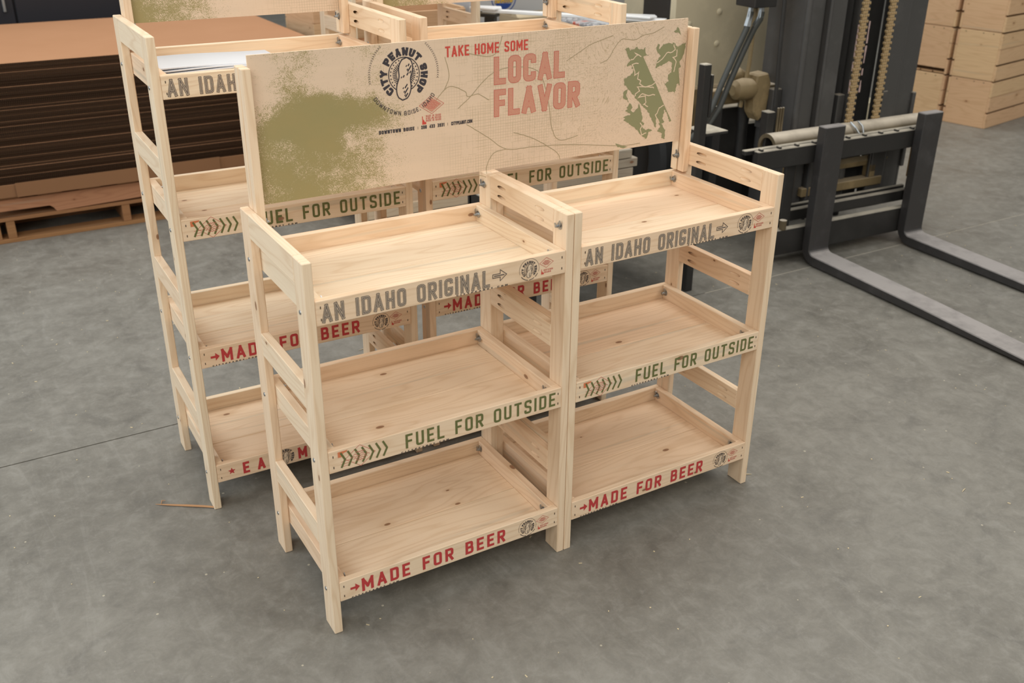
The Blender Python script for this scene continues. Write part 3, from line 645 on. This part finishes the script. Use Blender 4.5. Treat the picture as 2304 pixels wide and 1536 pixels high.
    for xx in (.4145, .4905): add('divider_mark', [INK_K], lambda m: fit_text(m, '|', xx, xx+.001, 1.0158, .007, y=y, layers=((0, .10),)))
    add('arc_lettering', [INK_K], lambda m: arc_text(m, 'DOWNTOWN BOISE, IDAHO', cx, cz, .090, .0095, 212, 325, False, 0, y-.0006, sw=.14, cw=.55, gap=.32, space=.6))
    link('laurel_print', m2.mesh('laurel_print', [INK_K]), pn, kind='stuff')
    m = MB()
    diamond(m, .451, 1.0685, .031, .0205, 0, y-.0003, .0010, 1)
    state(m, .426, 1.0275, .0165, 2, y)
    for kx in range(3): fit_text(m, ('MADE IN IDAHO', 'IDAHO', 'MADE IN IDAHO')[kx], .436, (.474, .474, .474)[kx], 1.0415-kx*.0052, .0045, y=y, sw=.15, layers=((0, .16),))
    link('diamond_print', m.mesh('diamond_print', [INK_RL, INK_H, INK_RB]), pn, label='thin red diamond mark')
    return pn
# ============================================================ SETTING
fm = MB(); JY0, JY1 = 1.1165, 1.1215
fm.box(-9, 14, -5, JY0, -.12, 0); fm.box(-9, 14, JY1, 14, -.12, 0); fm.box(-9, 14, JY0, JY1, -.12, -.007)
link('floor', fm.mesh('floor', FLOOR), kind='structure')
# ============================================================ RACKS
R3 = [(.833, .888), (.5535, .609), (.2155, .271)]
FT = [(.8077, 'original'), (.4713, 'fuel'), (.1365, 'made')]
front_left = make_rack('pale pine three-tray rack at the front left, its near side closest to the camera', (0, 0, 0), 0, FT, .888, R3, 'pine display racks')
front_right = make_rack('pale pine three-tray rack joined on the right, beside the forklift', (.6117, 0, 0), .005, FT, .888, R3, 'pine display racks')
for yy, zz in ((.0265, .856),):
    w = link('wing_nut', wing_mesh(), front_left, loc=(RW-T, yy, zz)); w.rotation_euler = (.5, 0, pi)
    w = link('wing_nut', wing_mesh(), front_left, loc=(RW-T, .367, .859)); w.rotation_euler = (-.4, 0, pi)
sign = thing('header_sign', 'long printed plywood header sign with map, slogan and emblem above the front racks', 'sign', (0, 0, 0), 0)
idaho_sign(sign, T, 2*RW-T+.0004, .8148, .8959, 1.188, True)
sign_panel(sign, 2*T+.001, 2*RW-2*T, .8959, .3143, SIGN, True)
R4 = [(1.166, 1.2215), (.889, .9445), (.5535, .609), (.2195, .275)]
BT = [(1.1385, 'original'), (.8065, 'fuel'), (.470, 'made'), (.1317, 'eat')]
back_left = make_rack('tall four-tray pine rack behind at the left, white paper in its top tray', (-.1029, .6102, 0), -.0166, BT, 1.2215, R4, 'pine display racks')
back_right = make_rack('tall four-tray pine rack behind the middle of the front racks', (.5472, .6062, 0), -.030, BT, 1.2215, R4, 'pine display racks')
SIGN2 = mat_sign(1.203, -.1)
for parent, nm in ((back_left, 'green-speckled plywood header sign above the tall back left rack, cut by the frame top'), (back_right, 'green-speckled plywood header sign above the tall back right rack, cut by the frame top')):
    sg = thing('header_sign', nm, 'sign', parent.location, parent.rotation_euler[2], 'header signs on the back racks')
    idaho_sign(sg, T, RW-T, 1.146, 1.203, 1.50, False)
    sign_panel(sg, 2*T+.001, RW-2*T-.001, 1.203, .3143, SIGN2, False)
third = make_rack('plain pine rack standing alone in the row behind the tall back racks', (1.085, 2.40, 0), 0, [(1.1385, None), (.8065, None), (.470, None), (.1317, None)], 1.2215, R4, 'pine display racks', nuts=False)
# white papers in the top tray of the tall left rack
ps = thing('paper_stack', 'loose stack of white printed paper in the top tray of the tall left rack', 'paper', (.02, .80, 1.0997), -.03)
rng = random.Random(2)
for i in range(9):
    dx, dy = rng.uniform(-.008, .008), rng.uniform(-.006, .006); a = rng.uniform(-.03, .03)
    sh = MB(); n = 8
    def bend(p, a=a, i=i): return (p[0]*cos(a)-p[1]*sin(a), p[0]*sin(a)+p[1]*cos(a), p[2] + .0025*sin(p[0]*14+i) + .0022)
    for q in range(n):
        xa = -.085 + .30*q/n; xb = -.085 + .30*(q+1)/n
        sh.box(xa+dx, xb+dx, -.095+dy, .075+dy, i*.0036, i*.0036+.0028, xf=lambda v: bend(v))
    link('sheet', sh.mesh('sheet', PAPER), ps)
# ============================================================ WALLS (far beyond the frame)
WALLP = mat_flat('painted_block_wall', (0.42, 0.42, 0.40), 0.8)
link('wall_back', MB().box(-9, 14, 12.0, 12.2, 0, 7).mesh('wall_back', WALLP), kind='structure')
link('wall_right', MB().box(13.8, 14, -5, 12.0, 0, 7).mesh('wall_right', WALLP), kind='structure')
link('wall_left', MB().box(-9, -8.8, -5, 12.0, 0, 7).mesh('wall_left', WALLP), kind='structure')
link('wall_front', MB().box(-8.8, 13.8, -5, -4.8, 0, 7).mesh('wall_front', WALLP), kind='structure')
link('trim_1', MB().box(2.02, 6.5, 1.1166, 1.1214, -.0069, -.0012).mesh('trim_1', mat_flat('pale_joint_filler', (.50, .46, .38), .8)), kind='structure')
# ============================================================ CARDBOARD ON PALLETS
rng = random.Random(11)
low = thing('pallet', 'orange-brown wooden pallet on the floor under the cardboard, lower of the two', 'pallet', (-.40, 3.12, 0))
for yy in (0, .28, .58, .88, 1.14): bx('bottom_board', (0, 1.60, yy, yy+.09, 0, .018), 0, PINE_OLD, low)
for xx in (0, .062, .56, 1.06, 1.562): bx('stringer', (xx, xx+.036, .004, 1.22, .0182, .0998), 1, PINE_OLD, low)
for yy in (0, .28, .58, .88, 1.14): bx('top_board', (0, 1.60, yy, yy+.10, .100, .116), 0, PINE_OLD, low)
up = thing('pallet', 'reddish notched-stringer pallet directly under the cardboard, upper of the two', 'pallet', (-.40, 3.12, .1162))
for k, yy in enumerate((0, .58, 1.18)):
    P = [(0, 0), (.03, 0)]
    for a, b in ((.03, .27), (1.0, 1.25)):
        P += [(a, .018), (a+.015, .030), (b-.015, .030), (b, .018), (b+.01, 0)]
    P += [(1.60, 0), (1.60, .083), (0, .083)]
    m = MB().prism(P, yy, yy+.036, 'xz'); link('stringer', m.mesh('stringer', PINE_RED if k == 0 else PINE_OLD, .002), up)
x = 0.045
while x < 1.5:
    wd = rng.uniform(.085, .105); bx('deck_board', (x, x+wd, .002, 1.22, .0832, .1002), 1, PINE_OLD, up); x += wd + rng.uniform(.06, .085)
tray = thing('cardboard_tray', 'plain brown cardboard sheet folded up at the bottom of the dark stack', 'cardboard', (-.47, 3.085, .2168))
bx('base_sheet', (0, 1.66, 0, 1.27, 0, .004), 0, CARDB, tray, 0); bx('front_flap', (0, 1.66, 0, .004, .0042, .055), 0, CARDB, tray, 0)
bx('loose_flap', (.20, 1.10, -.010, -.006, .0, .062), 0, CARDB, tray, 0)
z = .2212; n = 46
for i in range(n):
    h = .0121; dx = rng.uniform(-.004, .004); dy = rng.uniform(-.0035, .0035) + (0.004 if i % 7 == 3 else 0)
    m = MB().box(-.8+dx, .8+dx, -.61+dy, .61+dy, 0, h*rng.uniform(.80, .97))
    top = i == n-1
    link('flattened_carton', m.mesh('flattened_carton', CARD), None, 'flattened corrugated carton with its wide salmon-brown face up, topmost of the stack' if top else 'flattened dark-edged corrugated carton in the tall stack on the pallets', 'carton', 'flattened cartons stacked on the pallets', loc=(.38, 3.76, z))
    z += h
cab = thing('storage_cabinet', 'dark metal cabinet behind the cardboard stack, at the top left corner', 'cabinet', (-1.9, 4.70, 0))
bx('cabinet_body', (0, 2.55, .02, .5, 0, 1.9), 2, NAVY, cab, .004)
for q in range(4):
    d = bx('cabinet_door', (.01+q*.635, .635+q*.635, -.002, .018, .05, 1.88), 2, NAVY, cab, .003)
    bx('door_handle', (.58+q*.635, .595+q*.635, -.02, -.003, .8, 1.0), 2, ZINC, d, .002)
# ============================================================ CRATES
def make_crate(label, loc, rz, w=.60, d=.272, h=.302, lowslat=False, group='slatted pine crates in the stacks'):
    c = thing('wooden_crate', label, 'crate', loc, rz, group)
    for xx in (0, w-.018):
        bx('end_panel', (xx, xx+.018, .0, d, .036 if lowslat else .001, h-.001), 1, CRATEW, c, .0012)
        nm = MB()
        for yy in (d*.18, d*.42, d*.85): nm.tube([(xx-.001 if xx == 0 else xx+.017, yy, h-.012), (xx+.0005 if xx == 0 else xx+.019, yy, h-.012)], .0035, 6)
        link('nail_heads', nm.mesh('nail_heads', HOLE), c, kind='stuff')
    zz = .002
    for k in range(3):
        hh = (.0915, .0925, .0925)[k]
        for yy in (-.0145, d+.0005): bx('slat', (0, w, yy, yy+.014, zz, zz+hh), 0, CRATEW, c, .001)
        zz += hh + (.0125 if k != 1 else .0035)
    for q in range(3): bx('bottom_slat', (.019, w-.019, .004+q*.09, .084+q*.09, .002, .012), 0, CRATEW, c, 0)
    return c
tiers = ('bottom', 'second from the bottom', 'third from the bottom', 'top')
for i in range(4): make_crate('slatted pine crate at the right edge, %s of its stack' % tiers[i], (5.428, 2.372, i*.3045), .17+rng.uniform(-.012, .012))
for i in range(4): make_crate('knotty pine crate behind the right fork, %s of its stack' % tiers[i], (5.366, 2.692, i*.3045), .155+rng.uniform(-.02, .02), lowslat=(i == 1), d=.30)
for i in range(3):
    make_crate('plain pine crate behind the cardboard stack, %s of three' % ('bottom', 'middle', 'top')[i], (1.27, 3.42, i*.3045), .06+.03*i, w=.45, d=.30)
    make_crate('plain pine crate beside the white machine, %s of three' % ('bottom', 'middle', 'top')[i], (1.50, 2.95+.0*i, i*.3045), .04-.03*i, w=.40, d=.26)
# ============================================================ FORKLIFT
fk = thing('forklift', 'olive forklift with dusty black mast and two lowered steel forks', 'forklift', (2.604, 1.14, 0), -.05)
def fb(name, dims, mat=BLACK, par=None, bev=.003, **k): return bx(name, dims, 2, mat, par or fk, bev, **k)
for u in (0, .568):
    P = []
    P += [(0, .597), (0, .072)]
    for a in range(0, 91, 15): P.append((-.028+.028*cos(radians(a)), .072-.028*sin(radians(a))))   # inner heel
    P = [(0.0, .597), (0.0, .075)] + [(-.026+.026*cos(radians(a)), .075-.026*sin(radians(a))) for a in range(15, 91, 15)]
    P += [(-.60, .040), (-1.16, .022), (-1.20, .014), (-1.20, .006), (-.60, .006)]
    P += [(-.030 + .075*sin(radians(a)), .081-.075*cos(radians(a))) for a in range(0, 91, 15)]
    P += [(.045, .597)]
    m = MB().prism(P, u, u+.112, 'yz')
    f = link('fork', m.mesh('fork', [BLADE], .004), fk, label='worn dark steel fork')
fb('upper_bar', (-.30, .72, .046, .076, .440, .520))
for k in range(11): fb('bar_stud', (-.285+k*.094, -.272+k*.094, .048, .070, .5202, .530), BLACK, bev=.002)
fb('bar_lip', (-.335, .70, .085, .110, .500, .520))
fb('lower_bar', (-.20, .72, .046, .080, .052, .165)); fb('lower_step', (-.12, .60, .09, .14, .03, .09), BLACK)
fb('lower_rail', (-.05, .67, .100, .128, .175, .225)); fb('lower_rail', (-.05, .67, .132, .150, .195, .236))
for u in (-.105, .64):
    fb('side_plate', (u, u+.055, .085, .105, .05, .44), BLACK); fb('yellow_patch', (u+.012, u+.075, .1055, .122, .28, .44), YELLOW)
for u in (-.115,): 
    m = MB().tube([(u, .055, .165), (u, .055, .205)], .016, 10); link('pin', m.mesh('pin', DUSTY, 0, True), fk)
m = MB()
m.tube([(-.155, .165, .497), (.715, .165, .497)], .056, 28, caps=False); m.tube([(.715, .165, .497), (-.155, .165, .497)], .040, 28, caps=False)
for u in (-.155, .715):
    b = len(m.v)
    for k in range(28):
        a = 2*pi*k/28; m.v.append((u, .165+.056*cos(a), .497+.056*sin(a)))
    for k in range(28):
        a = 2*pi*k/28; m.v.append((u, .165+.040*cos(a), .497+.040*sin(a)))
    for k in range(28): m.quad([b+k, b+(k+1) % 28, b+28+(k+1) % 28, b+28+k], [(0, 0)]*4)
link('cross_tube', m.mesh('cross_tube', DUSTY, 0, True), fk, label='dust-covered round cross tube')
m = MB().tube([(.25, .235, .345), (.62, .235, .345)], .024, 6); link('shift_cylinder', m.mesh('shift_cylinder', GREASE, 0, True), fk)
m = MB().tube([(.62, .235, .345), (.70, .235, .345)], .009, 10); link('shift_rod', m.mesh('shift_rod', ZINC, 0, True), fk)
m = MB().tube([(-.05, .235, .33), (.25, .235, .345)], .012, 10); link('shift_rod', m.mesh('shift_rod', DUSTY, 0, True), fk)
fb('crosshead', (.10, .58, .19, .24, .235, .275), GREASE); fb('crosshead_arm', (.50, .53, .19, .24, .275, .335), GREASE)
m = MB().tube([(.283, .145, .56), (.284, .115, .545), (.292, .098, .522), (.305, .092, .512), (.318, .098, .522), (.326, .115, .545), (.327, .145, .56)], .0045, 8); link('shackle', m.mesh('shackle', ZINC, 0, True), fk)
# mast
MT = 2.15
fb('mast_channel', (.018, .032, .215, .445, .13, MT), MASTM, label='wide outer mast channel'); fb('mast_flange', (.032, .118, .215, .232, .13, MT), MASTM)
m = MB().tube([(.026, .212, .13), (.026, .212, MT)], .013, 12); link('mast_edge', m.mesh('mast_edge', MASTM, 0, True), fk)
fb('inner_channel', (.126, .138, .198, .34, .13, MT), MASTM); fb('inner_flange', (.138, .222, .198, .214, .13, MT), MASTM)
m = MB().tube([(.132, .196, .13), (.132, .196, MT)], .008, 12); link('mast_edge', m.mesh('mast_edge', MASTM, 0, True), fk)
fb('inner_channel', (.590, .602, .198, .34, .13, MT), MASTM); fb('inner_flange', (.495, .590, .198, .214, .13, MT), MASTM)
fb('mast_channel', (.700, .714, .215, .445, .13, MT), MASTM); fb('mast_flange', (.612, .700, .215, .232, .13, MT), MASTM)
fb('mast_bracket', (.702, .722, .20, .26, .30, .64), MASTM); fb('mast_bracket', (.262, .300, .215, .25, .30, .665), MASTM, label='stub bracket with dusty top'); fb('mast_bracket', (.500, .530, .19, .197, .30, .665), MASTM)
fb('mast_crossmember', (.032, .70, .36, .40, .16, .30), MASTM); fb('mast_crossmember', (.032, .70, .36, .40, 1.4, 1.5), MASTM)
fb('back_plate', (.14, .59, .345, .358, .10, MT), MASTM)
m = MB().tube([(.372, .265, .10), (.372, .265, 1.3)], .034, 20); lift = link('lift_cylinder', m.mesh('lift_cylinder', MASTM, 0, True), fk)
m = MB()
for sx_, za, zb in ((.342, .66, .94), (.404, .66, .95)):
    zz = za
    while zz < zb:
        hh = rng.uniform(.010, .028); wd = rng.uniform(.004, .010)
        if rng.random() < .85: m.box(sx_-wd/2, sx_+wd/2, .238, .2395, zz, zz+hh)
        zz += hh*.95
link('torn_sticker', m.mesh('torn_sticker', [mat_flat('faded_sticker', (.52, .38, .36), .7)]), lift, label='torn pinkish sticker remains')
def link_mesh(k):
    def mk():
        m = MB()
        if k == 0:
            for xx in (-.021, -.0095, .002, .0135): m.box(xx, xx+.0075, -.007, .006, -.0052, .0052)
            m.box(-.019, .019, -.0045, .005, -.0035, .0035)
        else:
            m.box(-.0135, .0135, -.005, .005, -.0058, .0058)
        return m.mesh('chain_link', CHAINM, .0012)
    return cached(('link', k), mk)
for u in (.305, .462):
    ch = fb('lift_chain', (u-.010, u+.010, .186, .189, .47, 1.55), CHAINM, label='dust-caked leaf chain', bev=0)
    z_ = .485; k = 0
    while z_ < 1.20:
        link('chain_link', link_mesh(k % 2), ch, loc=(u, .179, z_)); z_ += .0122; k += 1
# hydraulics left of the mast (root-local)
m = MB().tube([(-.135, .19, 1.35), (-.128, .185, .9), (-.118, .185, .66)], .0085, 10); link('hydraulic_pipe', m.mesh('hydraulic_pipe', BLACK, 0, True), fk)
for i, du in enumerate((0, .040)):
    m = MB(); x0 = -.165+du
    m.tube([(x0, .34-.02*i, 1.02), (x0-.005, .34-.02*i, .99), (x0-.015, .34, .95), (x0-.06, .34, .86), (x0-.12, .335, .74), (x0-.165, .33, .64), (x0-.215, .33, .57), (x0-.27, .34, .50)], .0125, 12)
    h = link('hydraulic_hose', m.mesh('hydraulic_hose', HOSE, 0, True), fk)
    m = MB().tube([(x0, .34-.02*i, 1.045), (x0-.004, .34-.02*i, 1.0), (x0-.012, .34, .962)], [.010, .013, .0155], 6); link('hose_fitting', m.mesh('hose_fitting', ZINC, 0, True), h)
fb('manifold', (-.20, -.085, .28, .40, 1.04, 1.16), BLACK)
m = MB().tube([(-.115, .37, 1.05), (-.12, .37, .8), (-.135, .38, .62)], .009, 10); link('hydraulic_pipe', m.mesh('hydraulic_pipe', GREASE, 0, True), fk)
# tilt joint
m = MB()
P = [( -.205, .36, .70), (-.19, .36, .70), (-.15, .36, .70), (-.11, .36, .70), (-.09, .36, .70)]
m.tube(P, [.022, .040, .047, .043, .030], 20); link('tilt_pivot', m.mesh('tilt_pivot', GREASE, 0, True), fk, label='dusty brown pivot casting')
m = MB().tube([(-.16, .44, .735), (-.12, .44, .745), (-.08, .44, .735)], [.02, .035, .02], 14); link('tilt_pivot', m.mesh('tilt_pivot', GREASE, 0, True), fk)
m = MB().prism([(-.10, .76), (-.04, .765), (-.02, .72), (-.03, .60), (-.07, .56), (-.10, .60), (-.11, .68)], .33, .40, 'xz'); link('tilt_bracket', m.mesh('tilt_bracket', GREASE, .006), fk)
fb('bracket_plate', (-.03, .10, .34, .44, .70, .712), DUSTY, label='dusty ledge plate')
fb('bracket_block', (-.03, .018, .30, .40, .52, .699), MASTM)
fb('valve_block', (-.145, -.105, .19, .235, .45, .635), BLACK)
for q in range(3): fb('valve_pipe', (-.096+q*.013, -.088+q*.013, .185, .195, .46, .65), DUSTY, bev=.002)
fb('axle_arm', (-.30, -.09, .42, .47, .63, .69), GREASE)
m = MB().tube([(-.05, .46, .63), (-.045, .46, .56), (-.045, .46, .50), (-.04, .46, .28)], [.026, .030, .022, .030], 14); link('tilt_cylinder', m.mesh('tilt_cylinder', BLACK, 0, True), fk)
fb('front_post', (-.16, .0, .47, .52, .10, .60), BLACK)
# chassis
fb('cowl_panel', (-.235, .84, .76, .80, .50, 1.65), OLIVE, label='olive front cowl'); fb('cowl_side', (-.235, -.20, .801, 1.01, .40, 1.65), BLACK)
for (u, z_) in ((-.155, .915), (-.155, .775), (.01, .96), (.01, .82), (-.155, 1.06), (.02, 1.1)):
    m = MB().tube([(u, .76, z_), (u, .756, z_), (u, .752, z_)], [.014, .0135, .006], 12); link('dome_bolt', m.mesh('dome_bolt', OLIVE, 0, True), fk)
fb('cowl_skirt', (-.22, .80, .72, .76, .44, .64), GREASE, bev=.01)
fb('chassis_block', (-.05, .66, .55, 1.75, .12, .50), BLACK, bev=.01)
fb('fender', (.72, .98, .66, 1.30, .30, .50), OLIVE, bev=.02); fb('truck_body', (.16, .70, 1.02, 1.78, .52, 1.3), OLIVE, bev=.02)
def tyre(u0, u1, v, rr):
    m = MB(); prof = [(u0, rr*.62), (u0, rr*.93), (u0+.02, rr), (u1-.02, rr), (u1, rr*.93), (u1, rr*.62)]
    n = 40; b = len(m.v)
    for k in range(n):
        a = 2*pi*k/n
        for u, q in prof: m.v.append((u, v+q*cos(a), rr+q*sin(a)))
    L = len(prof)
    for k in range(n):
        for j in range(L-1): m.quad([b+k*L+j, b+((k+1) % n)*L+j, b+((k+1) % n)*L+j+1, b+k*L+j+1], [(0, 0)]*4)
    t = link('tyre', m.mesh('tyre', RUBBER, 0, True), fk)
    m = MB().tube([(u0+.03, v, rr), (u1-.03, v, rr)], rr*.62, 30); link('hub', m.mesh('hub', BLACK, 0, True), t)
tyre(-.30, -.10, .98, .30); tyre(.76, .94, .98, .30); tyre(.16, .30, 1.5, .24); tyre(.5, .66, 1.5, .24)
# ============================================================ BLACK CART WITH GREY BOARDS
ct = thing('steel_cart', 'black steel cart with a tall corner post, behind the right rack', 'cart', (1.30, 1.165, 0))
bx('bed', (0, .70, .02, .62, .30, .36), 0, BLACK, ct, .004)
for xx, yy, zt in ((.655, 0, .90), (.655, .60, .36), (.0, .60, .36)): bx('leg', (xx, xx+.035, yy-.0, yy+.035, 0, zt), 2, BLACK, ct, .003)
bx('leg', (.0, .035, 0.14, .175, 0, .30), 2, BLACK, ct, .003)
bx('shelf_plate', (.69, .80, .0, .12, .63, .642), 0, BLACK, ct, .002); bx('side_rail', (.62, .655, .02, .62, .361, .385), 1, BLACK, ct, .002)
bx('gusset', (.692, .705, .0, .03, .70, .86), 2, BLACK, ct, .002)
for k, (dx, z_) in enumerate(((0, .3865), (.02, .426), (-.01, .4655))):
    g = bx('grey_board', (-.25, .25, -.07, .07, 0, .036), 0, PINE_GREY, None, .002, label='weathered grey board on the black cart, %s of three' % ('bottom', 'middle', 'top')[k], cat='board', group='grey boards on the cart', loc=(1.70+dx, 1.62, z_))
# ============================================================ THINGS FAR BEHIND, AT THE TOP EDGE
mc = thing('white_machine', 'grey-white machine housing with a round blue and yellow emblem', 'machine', (1.99, 3.05, 0))
bx('housing', (0, 1.15, 0, .5, .06, 1.35), 2, WHITEP, mc, .01); bx('plinth', (.03, 1.12, .03, .47, 0, .0595), 0, BLACK, mc, .003)
m = MB(); cx, cz, y = .20, .925, -.0008
ring(m, cx, cz, .072, .006, 0, y, n=48); fan(m, [(cx+.058*cos(radians(a)), cz+.058*sin(radians(a))) for a in range(208, 333, 10)], 0, y)
fit_text(m, 'IDAHO', cx-.054, cx+.054, cz-.026, .050, y=y-.0006, cw=.36, sw=.22, gap=.1, layers=((0, .30), (1, .20)))
link('emblem', m.mesh('emblem', [BLUEINK, YELINK]), mc, label='round blue and yellow emblem')
ar = thing('white_bar_stand', 'white flat bar with widened padded ends on black posts, behind the header sign', 'stand', (1.80, 2.56, 0), -.885)
bx('flat_bar', (.0, .86, -.02, .02, .934, .948), 0, WHITEB, ar, .002)
for u in (-.03, .70):
    m = MB().prism([(u-.03, -.03), (u+.10, -.045), (u+.12, .0), (u+.10, .045), (u-.03, .03)], .9485, .958, 'xy'); link('end_pad', m.mesh('end_pad', WHITEB, .002), ar)
    bx('black_underside', (u-.02, u+.10, -.03, .03, .915, .9335), 0, BLACK, ar, .003)
for u in (.03, .72): bx('post', (u-.02, u+.03, -.02, .02, .02, .9148), 2, BLACK, ar, .003); bx('foot', (u-.05, u+.06, -.07, .07, 0, .0195), 1, BLACK, ar, .003)
tb = thing('work_table', 'dark table behind the back racks carrying a tan box and a wrapped bundle', 'table', (1.95, 2.42, 0))
bx('table_top', (.13, .66, .02, .56, .74, .77), 0, BLACK, tb, .003)
for xx, yy in ((.14, .03), (.61, .03), (.14, .51), (.61, .51)): bx('leg', (xx, xx+.04, yy, yy+.04, 0, .7398), 2, BLACK, tb, .002)
tbx = thing('tan_box', 'low open tan cardboard box holding an oval roll, behind the back right rack', 'box', (2.12, 2.775, .7705))
bx('base', (0, .26, 0, .20, 0, .004), 0, TAN, tbx, 0)
for d_ in ((0, .26, 0, .004, .0042, .09), (0, .26, .196, .2, .0042, .09), (0, .004, .0042, .1958, .0042, .09), (.256, .26, .0042, .1958, .0042, .09)): bx('side', d_, 0, TAN, tbx, 0)
m = MB().tube([(.03, .10, .06), (.23, .10, .06)], .04, 18); link('roll', m.mesh('roll', mat_flat('cream_roll', (.62, .52, .36), .7), 0, True), tbx)
wb = thing('wrapped_bundle', 'clear-wrapped bundle of white and grey printed sheets on the dark table', 'bundle', (2.33, 2.45, .7705), .06)
N_ = NT('wrapped_print'); tcx = N_.new('ShaderNodeTexCoord'); nn = N_.noise(tcx.outputs['Object'], 12, 3, .6)
N_.base(N_.ramp(nn, [(.42, (.62, .64, .68)), (.5, (.22, .22, .24)), (.56, (.60, .61, .63)), (.66, (.55, .12, .08))])); N_.b.inputs['Roughness'].default_value = .18
for k in range(4): bx('sheet_bundle', (.0, .26, 0, .30, k*.021, k*.021+.0195), 0, N_.m, wb, .005)
# ============================================================ SMALL THINGS ON THE FLOOR
def P_(x, y): return (x, y)
sp = thing('wood_splinter', 'long thin orange wood splinter on the floor by the back left rack foot', 'splinter', (-.165, .664, 0), -.60)
m = MB()
pts = [(-.085, .0022), (-.05, .003), (.0, .0035), (.05, .0035), (.085, .0032)]
m.tube([(a, .0015*sin(a*60), b) for a, b in pts], [.0006, .0022, .003, .003, .0026], 5); link('shaft', m.mesh('shaft', mat_flat('splinter_wood', (.50, .27, .13), .8)), sp)
m = MB().tube([(-.07, .004, .002), (-.073, .016, .004), (-.064, .019, .003)], [.001, .0014, .0006], 5); link('curl', m.mesh('curl', bpy.data.materials['splinter_wood']), sp)
m = MB(); rg = random.Random(4)
for i in range(420):
    x, y = rg.uniform(-1.0, 4.2), rg.uniform(-1.0, 3.0)
    L = rg.choice((.0012, .0015, .002, .004)); a = rg.uniform(0, pi); q = rg.uniform(.0008, .0016)
    c_, s_ = cos(a), sin(a)
    m.box(-L, L, -q, q, .0002, .0002+q, xf=lambda v: (x+v.x*c_-v.y*s_, y+v.x*s_+v.y*c_, v.z))
for (x, y, L, a) in ((1.25, .03, .015, -.4), (.62, 1.32, .018, .1), (1.72, -.33, .012, .3)):
    m.tube([(x-L*cos(a), y-L*sin(a), .001), (x, y, .0022), (x+L*cos(a), y+L*sin(a), .001)], [.0006, .0014, .0006], 5)
link('sawdust', m.mesh('sawdust', mat_flat('pale_sawdust', (.62, .52, .34), .9)), None, 'pale sawdust specks scattered over the concrete floor', 'sawdust', kind='stuff')
